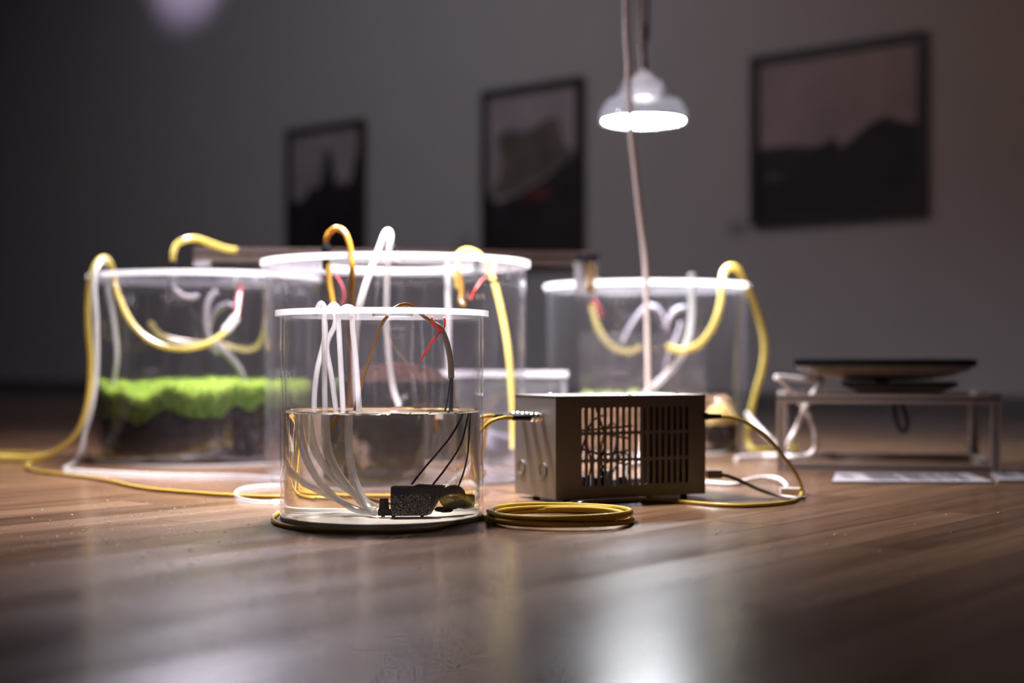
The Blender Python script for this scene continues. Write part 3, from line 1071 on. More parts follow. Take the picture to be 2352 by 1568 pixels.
# ------------------------------------------------------------------ centre tank contents
pot = thing('planting_tray', 'clear inner pot of dark soil topped with brown mulch inside the middle tank', 'pot', (P(912, 0, 2.88).x, 2.88, 0.0062))
MB().lathe([(0.122, 0.003), (0.126, 0.192), (0.123, 0.192), (0.119, 0.003)], 72, closed=True).build('pot_wall', 'acrylic_inner', pot)
MB().cyl(0.122, 0.0002, 0.003, 72).build('pot_bottom', 'acrylic_inner', pot)
mound('soil', 'soil_white', pot, 0.1185, 0.004, lambda x, y: 0.185)
mound('mulch', 'mulch', pot, 0.114, 0.180, lambda x, y: 0.222 - 3.0 * (x * x + y * y) + 0.008 * lump(x, y, 2.2, 1.0))

tubing('amber_tube', 'amber tube arched over the middle tank lid from a black fitting', 'tube',
       [(765, 700, 2.64), (757, 650, 2.66), (752, 600, 2.68), (748, 565, 2.68), (751, 545, 2.68), (761, 530, 2.68), (775, 524, 2.67), (790, 532, 2.66), (800, 552, 2.65), (807, 585, 2.64), (809, 620, 2.63),
        (807, 700, 2.63), (806, 790, 2.63), (805, 880, 2.63), (800, 940, 2.64), (790, 985, 2.65)], 0.0055, 'amber_pvc', GT)
b1 = thing('tube_fitting', 'black gland fitting under the amber arch on the middle tank lid', 'fitting', (P(749, 0, 2.68).x, 2.68, TH + 0.0125))
MB().cyl(0.0095, 0.0, 0.010, 6).build('hex_nut', 'black_plastic', b1)
MB().cyl(0.0080, 0.010, 0.019, 16, 0, None, 0.0062).build('dome_cap', 'black_plastic', b1)
MB().cyl(0.0075, -0.030, -0.012, 16).build('thread', 'black_plastic', b1)
tubing('silicone_tube', 'white tube rising out of the middle tank and leaning down its front', 'tube',
       [(916, 930, 2.72), (903, 890, 2.70), (893, 820, 2.69), (888, 740, 2.68), (889, 640, 2.68), (892, 585, 2.68), (897, 548, 2.68), (896, 534, 2.66), (890, 530, 2.64), (882, 540, 2.62), (866, 583, 2.60), (846, 635, 2.58), (832, 680, 2.56),
        (822, 725, 2.55), (815, 800, 2.54), (818, 900, 2.54), (825, 960, 2.54)], 0.0058, 'silicone', 'milky tubes of the large tanks')
b2 = thing('tube_fitting', 'black gland fitting beside the white tube on the middle tank lid', 'fitting', (P(899, 0, 2.70).x, 2.70, TH + 0.0125))
MB().cyl(0.0100, 0.0, 0.010, 6).build('hex_nut', 'black_plastic', b2)
MB().cyl(0.0085, 0.010, 0.020, 16, 0, None, 0.0066).build('dome_cap', 'black_plastic', b2)
MB().cyl(0.0120, -0.016, -0.012, 6).build('lock_nut', 'white_connector', b2)
tubing('yellow_tube', 'yellow tube humped over the far right of the middle tank lid and hanging inside', 'tube',
       [(1052, 660, 3.06), (1048, 610, 3.06), (1051, 588, 3.08), (1070, 575, 3.09), (1095, 582, 3.08), (1116, 604, 3.05), (1130, 635, 3.03), (1142, 672, 3.02), (1157, 740, 3.0), (1168, 810, 2.98), (1174, 880, 2.97), (1178, 960, 2.96), (1178, 1030, 2.95)], 0.0066, 'yellow_pvc', GT)
tubing('silicone_tube', 'straight milky tube hanging at the back right of the middle tank', 'tube',
       [(1028, 606, 3.08), (1029, 680, 3.08), (1030, 760, 3.08), (1030, 860, 3.08)], 0.0058, 'clear_tube', 'milky tubes of the large tanks')
tubing('corrugated_hose', 'short amber stub with beads hanging under the middle tank lid', 'hose',
       [(1050, 618, 2.90), (1056, 640, 2.90), (1060, 670, 2.90), (1060, 692, 2.90), (1065, 704, 2.90)], 0.0062, 'amber_pvc', 'hoses inside the tanks', rib=0.1)
br = thing('sensor_board', 'thin black sensor board hanging inside the top right of the middle tank', 'sensor', P(1143, 648, 2.86))
MB().box((-0.026, -0.02, 0.0), (0.026, 0.02, 0.003)).build('board', 'black_plastic', br)
for x in (-0.022, 0.022):
    MB().cyl(0.0015, 0.003, P(1143, 588, 2.86).z - P(1143, 648, 2.86).z - 0.012, 8, 0, Matrix.Translation((x, 0, 0))).build('hanger', 'chrome', br)
for i, (x, lab) in enumerate(((1074, 'left'), (1097, 'middle'), (1110, 'right'))):
    s_ = thing('bead', 'tiny shiny bead on the red wire inside the middle tank, %s of three' % lab, 'bead', P(x, 680, 2.84))
    MB().lathe([(0.0001, -0.004), (0.0030, -0.0028), (0.004, 0), (0.0030, 0.0028), (0.0001, 0.004)], 14).build('glass_bead', 'chrome', s_)
    MB().cyl(0.0008, -0.010, 0.010, 6).build('pin', 'chrome', s_)
tubing('sensor_wire', 'thin red wire bending past the beads inside the middle tank', 'wire',
       [(1080, 690, 2.845), (1088, 672, 2.845), (1095, 660, 2.845), (1110, 640, 2.86), (1130, 632, 2.87)], 0.0016, 'wire_red')
tubing('sensor_wire', 'thin dark red wire left of the white tube in the middle tank', 'wire',
       [(770, 632, 2.80), (780, 645, 2.80), (788, 665, 2.80), (790, 685, 2.80), (786, 700, 2.80)], 0.0022, 'rose_hose')
o = MB().tube([P(770, 630, 2.82), P(772, 660, 2.82), P(776, 700, 2.82)], 0.005, 10, 4).build('probe', 'black_plastic')
tag(o, 'slim black probe hanging behind the amber tube in the middle tank', 'probe')

# ------------------------------------------------------------------ acrylic box between middle and right tank
cbx = thing('acrylic_box', 'open clear box with a dark stone behind the metal box', 'box', (0.0, 3.32, 0.0))
x0, x1, y0, y1, hh, tt = -0.16, 0.122, -0.11, 0.11, 0.196, 0.005
for nm, a, b in (('side_panel', (x0, y0, 0.006), (x1, y0 + tt, hh)), ('side_panel', (x0, y1 - tt, 0.006), (x1, y1, hh)),
                 ('side_panel', (x0, y0 + tt, 0.006), (x0 + tt, y1 - tt, hh)), ('side_panel', (x1 - tt, y0 + tt, 0.006), (x1, y1 - tt, hh)),
                 ('bottom_panel', (x0, y0, 0.0005), (x1, y1, 0.0055))):
    MB().box(a, b).build(nm, 'acrylic_frost', cbx)
rim = MB()
for a, b in (((x0 - 0.004, y0 - 0.004, hh), (x1 + 0.004, y0 + 0.012, hh + 0.014)), ((x0 - 0.004, y1 - 0.012, hh), (x1 + 0.004, y1 + 0.004, hh + 0.014)),
             ((x0 - 0.004, y0 + 0.012, hh), (x0 + 0.012, y1 - 0.012, hh + 0.014)), ((x1 - 0.012, y0 + 0.012, hh), (x1 + 0.004, y1 - 0.012, hh + 0.014))):
    rim.box(a, b)
rim.build('rim', 'box_rim', cbx)


def rock(name, mat, parent, c, r, seed, flat=0.7):
    bm = bmesh.new()
    bmesh.ops.create_icosphere(bm, subdivisions=3, radius=1.0)
    for v in bm.verts:
        n_ = v.co.normalized()
        k = 1 + 0.22 * math.sin(n_.x * 3.1 + seed) * math.cos(n_.y * 2.7 + seed * 2) + 0.10 * math.sin(n_.z * 7 + n_.x * 5 + seed)
        v.co = Vector((n_.x * r * k + c[0], n_.y * r * k + c[1], (n_.z * k + 1.0) * r * flat + c[2]))
    me = bpy.data.meshes.new(name)
    bm.to_mesh(me)
    bm.free()
    for pl in me.polygons:
        pl.use_smooth = True
    me.materials.append(MATS[mat])
    return link(name, me, parent)


o = rock('rock', 'stone', None, (0, 0, 0), 0.055, 1.3)
o.location = (-0.06, 3.30, 0.0)
tag(o, 'dark grey stone lying in the clear box', 'stone')
o = MB().box((-0.05, -0.06, 0), (0.06, 0.09, 0.0035)).build('acrylic_plate', 'acrylic_inner', None, F(1172, 1112, 0.0) + Vector((-0.02, 0.05, 0)), 0.5)
tag(o, 'clear flat plate lying on the floor at the left of the metal box', 'plate')

# ------------------------------------------------------------------ right tank contents
rb = thing('planting_tray', 'orange brown mulch bed with pale green sprouts inside the right tank', 'planter', (RX, RY, 0.0062))
mound('mulch', 'orange_mulch', rb, 0.225, 0.002, lambda x, y: 0.125 + 0.018 * lump(x, y, 1.1, 2.0) - (0.10 if (x > 0.07 and y < 0.0) else 0))
sp = MB()
vs_, fs_ = [], []
for cx_, cy_ in ((-0.15, -0.10), (-0.11, -0.12), (-0.05, -0.10)):
    for i in range(40):
        a, e = random.uniform(0, 2 * PI), random.uniform(0.6, 1.4)
        L = random.uniform(0.015, 0.045)
        d = Vector((math.cos(a) * math.cos(e), math.sin(a) * math.cos(e), math.sin(e)))
        b0 = Vector((cx_ + random.uniform(-0.02, 0.02), cy_ + random.uniform(-0.02, 0.02), 0.115))
        s = d.cross(Vector((0.3, 0.5, 0.2))).normalized() * 0.005
        s0 = len(vs_)
        vs_ += [b0, b0 + d * L * 0.6 + s, b0 + d * L, b0 + d * L * 0.6 - s]
        fs_.append((s0, s0 + 1, s0 + 2, s0 + 3))
sp.add(vs_, fs_)
o = sp.build('sprouts', 'pale_leaf', rb)
o['kind'] = 'stuff'
js = thing('glass_jar', 'round glass jar with yellow lichen on dark soil at right inside the tank', 'jar', (P(1655, 0, 3.66).x, 3.66, 0.0066))
MB().lathe([(0.042, 0.001), (0.046, 0.010), (0.047, 0.080), (0.046, 0.100), (0.038, 0.122), (0.022, 0.136), (0.0001, 0.140)], 48).build('dome', 'acrylic_inner', js)
mound('soil', 'mulch', js, 0.042, 0.001, lambda x, y: 0.066 + 0.004 * lump(x, y, 3, 0.3), n=40, rings=6)
mound('lichen', 'lichen_yellow', js, 0.040, 0.064, lambda x, y: 0.118 - 22 * (x * x + y * y) + 0.005 * lump(x, y, 5, 1.3), n=40, rings=8)
o = MB().box((-0.17, -0.003, 0), (0.17, 0.003, 0.19)).build('divider_panel', 'acrylic_frost', None, (RX, RY + 0.10, 0.118))
tag(o, 'clear upright panel standing in the mulch inside the right tank', 'panel')

tubing('yellow_tube', 'yellow tube arched over the right edge of the lamp lit tank down to the floor', 'tube',
       [(1532, 793, 3.66), (1548, 802, 3.66), (1575, 803, 3.65), (1612, 785, 3.64), (1642, 740, 3.64), (1656, 690, 3.66), (1659, 650, 3.68), (1664, 624, 3.70), (1679, 612, 3.70), (1697, 622, 3.70), (1716, 660, 3.70),
        (1742, 725, 3.70), (1756, 790, 3.69), (1750, 850, 3.68), (1733, 910, 3.67), (1720, 970, 3.66), (1718, 1015, 3.66), ('f', 1735, 1034, 0.008), ('f', 1790, 1030, 0.008), ('f', 1826, 1027, 0.008)], 0.0080, 'yellow_pvc', GT)
tubing('silicone_tube', 'milky tube bending down across the inside of the right tank', 'tube',
       [(1588, 628, 3.72), (1589, 660, 3.72), (1588, 730, 3.70), (1580, 780, 3.68), (1560, 825, 3.66), (1530, 860, 3.64), (1500, 888, 3.62), (1480, 905, 3.61)], 0.0078, 'silicone', 'milky tubes of the large tanks')
b3 = thing('tube_fitting', 'brass tube fitting standing on the right tank lid', 'fitting', (P(1590, 0, 3.72).x, 3.72, TH + 0.0125))
MB().cyl(0.0115, 0.0, 0.010, 6).build('hex_nut', 'brass', b3)
MB().cyl(0.0100, 0.010, 0.022, 16, 0, None, 0.008).build('sleeve', 'brass', b3)
tubing('corrugated_hose', 'grey ribbed hose drooping from the right tank lid', 'hose',
       [(1575, 708, 3.74), (1555, 712, 3.74), (1540, 730, 3.74), (1532, 755, 3.74)], 0.0085, 'grey_hose', 'hoses inside the tanks', rib=0.08)
tubing('corrugated_hose', 'second ribbed hose hanging lower inside the right tank', 'hose',
       [(1567, 740, 3.80), (1555, 780, 3.80), (1540, 810, 3.80), (1530, 850, 3.80)], 0.0085, 'grey_hose', 'hoses inside the tanks', rib=0.08)
tubing('corrugated_hose', 'rose hose arching low across the right tank', 'hose',
       [(1430, 790, 3.80), (1450, 750, 3.80), (1480, 710, 3.80), (1502, 706, 3.80), (1520, 726, 3.80), (1530, 760, 3.80)], 0.0080, 'grey_hose', 'hoses inside the tanks', rib=0.06)
tubing('yellow_tube', 'faint yellow tube sagging behind the hanging cable in the right tank', 'tube',
       [(1358, 700, 3.90), (1372, 750, 3.90), (1400, 790, 3.90), (1440, 808, 3.90), (1475, 795, 3.90)], 0.0070, 'faded_yellow', GT)
tubing('rose_hose', 'short red hose under the clamp in the right tank', 'hose',
       [(1360, 688, 3.70), (1373, 705, 3.70), (1380, 730, 3.70)], 0.0065, 'rose_hose', 'hoses inside the tanks')


# ------------------------------------------------------------------ T-slot aluminium
def tslot(name, a, b, parent, size=0.02, mat='aluminium', h=None):
    """extruded profile with a slot down each long face, from a to b"""
    a, b = Vector(a), Vector(b)
    d = (b - a)
    L = d.length
    d.normalize()
    up = Vector((0, 0, 1))
    if abs(d.z) > 0.9:
        side = Vector((1, 0, 0))
        up = Vector((0, 1, 0))
    else:
        side = d.cross(up).normalized()
    hw, hh_ = size / 2, (h or size) / 2
    s, g = size * 0.16, size * 0.16
    out = [(-hw, -hh_), (-s, -hh_), (-s, -hh_ + g), (s, -hh_ + g), (s, -hh_), (hw, -hh_), (hw, -s), (hw - g, -s), (hw - g, s), (hw, s), (hw, hh_),
           (s, hh_), (s, hh_ - g), (-s, hh_ - g), (-s, hh_), (-hw, hh_), (-hw, s), (-hw + g, s), (-hw + g, -s), (-hw, -s)]
    k = len(out)
    vs_ = [a + side * x + up * y for x, y in out] + [b + side * x + up * y for x, y in out]
    mb = MB()
    mb.add(vs_, [(i, (i + 1) % k, k + (i + 1) % k, k + i) for i in range(k)] + [tuple(range(k))[::-1], tuple(range(k, 2 * k))])
    o = mb.build(name, mat, parent)
    ins = MB()
    e = 0.0006
    for sgn in (-1, 1):
        x_ = sgn * (hw - g + e)
        ins.add([a + side * x_ + up * y for y in (-s, s)] + [b + side * x_ + up * y for y in (s, -s)] +
                [a + side * (x_ + sgn * 0.0006) + up * y for y in (-s, s)] + [b + side * (x_ + sgn * 0.0006) + up * y for y in (s, -s)],
                [(0, 1, 2, 3), (4, 5, 6, 7), (0, 1, 5, 4), (1, 2, 6, 5), (2, 3, 7, 6), (3, 0, 4, 7)])
    ins.build('slot_shade_strip', 'slot_shade', o)  # dark strip added to paint the shade inside the slot
    return o


# beam laid across the tanks
beam = thing('support_beam', 'long slotted aluminium beam bridging the left and right tanks', 'beam', (0, 0, 0))
bl_, br_ = P(445, 585, 3.46), P(1367, 588, 3.60)
zz = 0.489
bl_.z = br_.z = zz
tslot('beam_profile', bl_, br_, beam, 0.022, 'beam_metal', 0.034)
lf = P(463, 0, 3.458)
for dx in (-0.006, 0.012):
    MB().cyl(0.0075, TH + 0.0125, zz - 0.019, 16, 0, Matrix.Translation((lf.x + dx, lf.y, 0))).build('bolt', 'chrome', beam)
MB().box((lf.x - 0.016, lf.y - 0.013, zz - 0.030), (lf.x + 0.022, lf.y + 0.013, zz - 0.019)).build('clamp_plate', 'white_connector', beam)  # white colour painted in for the highlights on the metal
rf = P(1345, 0, 3.597)
MB().box((rf.x - 0.030, 3.526, TH - 0.020), (rf.x - 0.010, 3.552, zz - 0.0125)).build('clamp_block', 'white_connector', beam)  # metal block coloured white, standing in for its highlights
MB().cyl(0.014, TH - 0.012 + 0.0245, zz - 0.019, 20, 0, Matrix.Translation((rf.x + 0.012, rf.y, 0))).build('clamp_post', 'chrome', beam)
spm = MB()
hel = [Vector((rf.x + 0.010 + 0.0145 * math.cos(i * 0.7), 3.538 + 0.0145 * math.sin(i * 0.7), TH - 0.020 + 0.0009 * i)) for i in range(80)]
spm.tube(hel, 0.0016, 6, 2)
spm.build('spring', 'brass', beam)
MB().cyl(0.010, TH - 0.02, zz - 0.0125, 16, 0, Matrix.Translation((rf.x + 0.010, 3.538, 0))).build('threaded_rod', 'brass', beam)
MB().box((rf.x - 0.030, 3.522, zz - 0.0125), (rf.x + 0.030, rf.y - 0.011, zz + 0.004)).build('bracket', 'chrome', beam)

# stand with screen
SA = -0.20
st = thing('aluminium_stand', 'low slotted aluminium frame stand holding the flat screen', 'stand', (P(1794, 0, 3.03).x, 3.03, 0), SA)
SW, SD, SH, s_ = 0.432, 0.375, 0.162, 0.018
for x in (0, SW):
    for y in (0, SD):
        tslot('post', (x, y, 0.0), (x, y, SH - s_), st, s_)
for y in (0, SD):
    tslot('rail', (-s_ / 2, y, SH - s_ / 2), (SW + s_ / 2, y, SH - s_ / 2), st, s_)
    tslot('rail', (s_ / 2, y, s_ / 2 + 0.001), (SW - s_ / 2, y, s_ / 2 + 0.001), st, s_)
for x in (0, SW):
    tslot('rail', (x, s_ / 2, SH - s_ / 2), (x, SD - s_ / 2, SH - s_ / 2), st, s_)
    tslot('rail', (x, s_ / 2, s_ / 2 + 0.001), (x, SD - s_ / 2, s_ / 2 + 0.001), st, s_)
MB().box((SW - 0.010, -0.010, SH), (SW + 0.010, 0.010, SH + 0.003)).build('end_cap', 'black_plastic', st)
for zc in (0.022, 0.036):
    MB().box((SW - 0.022, SD - 0.016, zc - 0.004), (SW - 0.009, SD - 0.003, zc + 0.004)).build('corner_bracket', 'chrome', st)
RS = Matrix.Rotation(SA, 4, 'Z')


def sl(x, y, z):
    return Vector(st.location) + RS @ Vector((x, y, z))


scr = thing('flat_screen', 'black flat screen lying face up on the aluminium stand', 'screen', sl(0.215, 0.19, SH), SA)
hw, hd = 0.188, 0.125
mb = MB()
# base plate of the screen mount: tapered tray
prof = [((-0.050, -0.075), (0.115, 0.075), 0.0005), ((-0.085, -0.10), (0.150, 0.10), 0.016), ((-0.085, -0.10), (0.155, 0.10), 0.025)]
for (a0, a1), (c0, c1), z0_, z1_ in (((prof[0][0], prof[0][1]), (prof[1][0], prof[1][1]), prof[0][2], prof[1][2]),
                                     ((prof[1][0], prof[1][1]), (prof[2][0], prof[2][1]), prof[1][2], prof[2][2])):
    vs_ = [(a0[0], a0[1], z0_), (a1[0], a0[1], z0_), (a1[0], a1[1], z0_), (a0[0], a1[1], z0_),
           (c0[0], c0[1], z1_), (c1[0], c0[1], z1_), (c1[0], c1[1], z1_), (c0[0], c1[1], z1_)]
    mb.add(vs_, [(0, 1, 5, 4), (1, 2, 6, 5), (2, 3, 7, 6), (3, 0, 4, 7), (3, 2, 1, 0), (4, 5, 6, 7)])
mb.build('mount_plate', 'black_plastic', scr)
MB().box((-0.014, -0.03, 0.0248), (0.014, 0.03, 0.030)).build('neck', 'black_plastic', scr)
mb = MB()
rings_ = [(0.30, 0.028), (0.55, 0.031), (0.80, 0.040), (0.95, 0.050), (1.0, 0.059)]
k = 32
vs_ = []
for fr, z_ in rings_:
    for i in range(k):
        a = 2 * PI * i / k
        ca, sa = math.cos(a), math.sin(a)
        e = 0.28
        vs_.append((hw * fr * math.copysign(abs(ca) ** e, ca), hd * fr * math.copysign(abs(sa) ** e, sa), z_))
fs_ = [tuple(range(k))[::-1]]
for r_ in range(len(rings_) - 1):
    for i in range(k):
        j = (i + 1) % k
        fs_.append((r_ * k + i, r_ * k + j, (r_ + 1) * k + j, (r_ + 1) * k + i))
fs_.append(tuple((len(rings_) - 1) * k + i for i in range(k)))
mb.add(vs_, fs_, 0, True)
mb.build('back_housing', 'screen_back', scr)
MB().box((-hw, -hd, 0.0592), (hw, hd, 0.0735)).build('bezel', 'screen_black', scr)
MB().box((-hw + 0.012, -hd + 0.012, 0.0736), (hw - 0.012, hd - 0.012, 0.0742)).build('display_glass', 'screen_black', scr)
tubing('screen_cable', 'black cable loop dangling under the aluminium stand', 'cable',
       [(2058, 905, 3.12), (2054, 935, 3.12), (2058, 965, 3.12), (2068, 987, 3.12), (2080, 988, 3.12), (2084, 968, 3.12), (2076, 940, 3.12), (2068, 912, 3.12), (2066, 900, 3.12)], 0.0048, 'black_plastic')
tubing('white_cable', 'white cable tied in a figure of eight at the left end of the stand', 'cable',
       [('f', 1690, 1052, 0.006), ('f', 1760, 1046, 0.006), (1812, 1048, 3.18), (1850, 1048, 3.18), (1872, 1030, 3.18), (1873, 995, 3.18), (1858, 955, 3.18), (1838, 925, 3.18), (1815, 895, 3.16), (1795, 875, 3.14), (1783, 866, 3.14), (1800, 866, 3.15), (1850, 871, 3.17), (1886, 870, 3.19),
        (1880, 886, 3.16), (1866, 905, 3.15), (1848, 938, 3.16), (1828, 985, 3.18), (1808, 1020, 3.20), ('f', 1792, 1040, 0.006), ('f', 1810, 1060, 0.006)], 0.0058, 'white_cable', 'white cables')
tubing('white_cable', 'white cable slanting to the floor left of the stand', 'cable',
       [(1716, 950, 3.60), (1736, 975, 3.55), (1760, 1000, 3.50), (1790, 1026, 3.48), ('f', 1826, 1047, 0.006), ('f', 1850, 1050, 0.006)], 0.0060, 'white_cable', 'white cables')

# caption boards on the floor
for lab, (x, y), wd in (('white printed text board lying in front of the stand', (1912, 1110), 0.302),
                        ('white printed text board at the right edge of the floor', (2292, 1107), 0.302)):
    t = thing('text_board', lab, 'sign', F(x, y, 0.0), -0.03, 'printed boards on the floor')
    MB().add([(0, 0, 0.0005), (wd, 0, 0.0005), (wd + 0.012, 0.20, 0.0005), (0.045, 0.20, 0.0005),
              (0, 0, 0.0045), (wd, 0, 0.0045), (wd + 0.012, 0.20, 0.0045), (0.045, 0.20, 0.0045)],
             [(3, 2, 1, 0), (4, 5, 6, 7), (0, 1, 5, 4), (1, 2, 6, 5), (2, 3, 7, 6), (3, 0, 4, 7)]).build('board', 'paper', t)
    ink = MB()
    rr = random.Random(3)
    for y_ in (0.085, 0.130):
        ink.box((0.040, y_, 0.0045), (0.062, y_ + 0.022, 0.0049))
    for col, (c0, c1) in enumerate(((0.082, 0.145), (0.152, 0.196), (0.202, 0.224), (0.230, 0.244), (0.250, 0.270))):
        nrow = 7
        for q in range(nrow):
            yy = 0.028 + q * 0.023
            xx = c0 + 0.015 * yy / 0.2
            end = c1 + 0.015 * yy / 0.2
            while xx < end - 0.003:
                L = rr.uniform(0.003, 0.006)
                ink.box((xx, yy, 0.0045), (min(xx + L, end), yy + 0.016, 0.0048))
                xx += L + 0.0022
    o = ink.build('printed_text', 'ink', t)
    o['kind'] = 'stuff'

# ------------------------------------------------------------------ metal box
BA = math.radians(26)
BL, BW, BZ0, BZ1 = 0.286, 0.150, 0.007, 0.1735
bx = thing('metal_box', 'grey metal equipment box with rows of ventilation slots', 'box', (0.0718, 2.325, 0), BA)
# slotted front panel in local x (along) z (up): sheet is built in xy then stood up
loops = [[(0, 0), (BL, 0), (BL, BZ1 - BZ0), (0, BZ1 - BZ0)]]


def slot(xc, z0, z1, w):
    r = w / 2
    pts = []
    for i in range(7):
        a = PI * i / 6
        pts.append((xc + r * math.cos(a), z1 - r + r * math.sin(a)))
    for i in range(7):
        a = PI + PI * i / 6
        pts.append((xc + r * math.cos(a), z0 + r + r * math.sin(a)))
    return pts


COLS = [0.0500 + 0.01172 * i for i in range(18)]
ROWS = [(0.0262, 0.0665), (0.0705, 0.1110), (0.1150, 0.1555)]
for xc in COLS:
    for z0_, z1_ in ROWS:
        loops.append(slot(xc, z0_ - BZ0, z1_ - BZ0, 0.0064))
STAND = Matrix.Translation((0, 0.0008, BZ0)) @ Matrix.Rotation(PI / 2, 4, 'X')
sheet('slotted_front_panel', loops, 0.0016, ['box_paint', 'box_paint'], bx, STAND)
loops = [[(0, 0), (BL, 0), (BL, BZ1 - BZ0), (0, BZ1 - BZ0)],
         [(0.100, 0.016), (0.262, 0.016), (0.262, 0.158), (0.100, 0.158)]]
sheet('back_panel', loops, 0.0016, ['box_paint', 'box_paint'], bx, Matrix.Translation((0, BW - 0.0008, BZ0)) @ Matrix.Rotation(PI / 2, 4, 'X'))
MB().box((-0.0012, 0, BZ0), (0.0, BW, BZ1 - 0.0012)).build('left_panel', 'box_paint', bx)
MB().box((BL, 0, BZ0), (BL + 0.0012, BW, BZ1)).build('right_panel', 'box_paint', bx)
MB().box((-0.0018, -0.0012, BZ1), (BL + 0.0018, BW + 0.001, BZ1 + 0.0014)).build('top_cover', 'box_paint', bx)
MB().box((0, 0.0016, BZ0), (BL, BW - 0.0016, BZ0 + 0.0015)).build('bottom_panel', 'box_paint', bx)
MB().box((0.0, -0.0012, BZ0 - 0.001), (BL, -0.0002, BZ0 + 0.013)).build('base_lip', 'box_paint', bx)
for x, y in ((0.03, 0.02), (BL - 0.03, 0.02), (0.03, BW - 0.02), (BL - 0.03, BW - 0.02)):
    MB().cyl(0.006, 0.0, BZ0, 16, 0, Matrix.Translation((x, y, 0)), 0.007).build('rubber_foot', 'black_plastic', bx)
for x, y in ((0.022, 0.045), (0.145, 0.012), (0.205, 0.128), (0.262, 0.05), (0.06, 0.135)):
    M_ = Matrix.Translation((x, y, BZ1 + 0.0014))
    s1 = MB()
    s1.lathe([(0.0032, 0), (0.0030, 0.0012), (0.0018, 0.0022), (0.0001, 0.0025)], 14, 0, M_)
    s1.build('cover_screw', 'chrome', bx)
# knock-out plugs on the left face
for y, z_ in ((0.044, 0.052), (0.124, 0.052)):
    M_ = orient((-0.0012, y, z_), (-1, 0, 0))
    g_ = MB()
    g_.lathe([(0.0128, 0), (0.0128, 0.0018), (0.0112, 0.0018), (0.0112, 0)], 36, 0, M_)
    o = g_.build('hole_plug', 'knockout', bx)
    MB().cyl(0.0110, 0.0, 0.0010, 32, 0, M_).build('plug_disc', 'box_paint', o)
# three coax sockets in the left face with plugs
for i, y in enumerate((0.050, 0.085, 0.120)):
    pz = 0.1395
    M_ = orient((-0.0012, y, pz), (-1, 0, 0))
    o = MB().cyl(0.0078, 0.0, 0.003, 6, 0, M_).build('coax_socket', 'chrome', bx)
    MB().cyl(0.0058, 0.003, 0.010, 20, 0, M_).build('socket_barrel', 'brass', o)
    cn = thing('coax_plug', 'chrome and black cable plug in the %s socket on the box side' % ('nearest', 'middle', 'farthest')[i], 'plug',
               Vector(bx.location) + Matrix.Rotation(BA, 3, 'Z') @ Vector((-0.0012, y, pz)), BA, 'cable plugs on the box side')
    M_ = orient((0, 0, 0), (-1, 0, 0))
    g_ = MB()
    g_.lathe([(0.0060, 0.005), (0.0076, 0.006), (0.0076, 0.011), (0.0070, 0.012), (0.0076, 0.013), (0.0076, 0.019), (0.0062, 0.021)], 20, 0, M_)
    g_.disc(0.0062, 0.021, 20, 0, True, M_)
    g_.disc(0.0060, 0.005, 20, 0, False, M_)
    g_.build('knurled_collar', 'chrome', cn)
    MB().cyl(0.0056, 0.021, 0.054, 16, 0, M_, 0.0046).build('boot', 'black_plastic', cn)
    # its cable
    w0 = Vector(bx.location) + Matrix.Rotation(BA, 3, 'Z') @ Vector((-0.052, y, pz))
    d = Matrix.Rotation(BA, 3, 'Z') @ Vector((-1, 0, 0))
    if i != 1:
        e = F(1100 - 20 * i, 1122 + 6 * i, 0.004)
        tubing('coax_cable', 'yellow cable leaving the %s socket of the metal box' % ('nearest', '', 'farthest')[i], 'cable',
               [('w', *w0), ('w', *(w0 + d * 0.02)), ('w', *(w0 + d * 0.05 + Vector((0, 0.01, -0.012)))), ('w', *(w0 + d * 0.09 + Vector((0, 0.06, -0.06)))),
                ('w', e.x + 0.01, e.y + 0.0, 0.03), ('w', e.x - 0.05, e.y + 0.01, 0.004), ('w', e.x - 0.13, e.y - 0.02, 0.004)], 0.0030, 'yellow_coax', GY)

# inside of the box: power module, board, wires, capacitors
MB().box((0.1715, 0.006, 0.0165), (0.278, 0.022, 0.160)).build('power_module', 'psu_metal', bx)
MB().box((0.012, 0.010, 0.014), (0.160, 0.140, 0.0165)).build('circuit_board', 'pcb', bx)
for x, y, r_, h_, mm in ((0.085, 0.055, 0.008, 0.022, 'blue_part'), (0.105, 0.050, 0.008, 0.020, 'blue_part'), (0.130, 0.070, 0.009, 0.030, 'wire_white'), (0.066, 0.045, 0.006, 0.018, 'wire_white'), (0.148, 0.040, 0.007, 0.020, 'blue_part')):
    MB().cyl(r_, 0.0165, 0.0165 + h_, 16, 0, Matrix.Translation((x, y, 0))).build('capacitor', mm, bx)
for x0_, y0_, mm in ((0.035, 0.05, 'black_plastic'), (0.050, 0.09, 'black_plastic'), (0.115, 0.10, 'chrome')):
    MB().box((x0_, y0_, 0.0165), (x0_ + 0.018, y0_ + 0.02, 0.034)).build('relay', mm, bx)
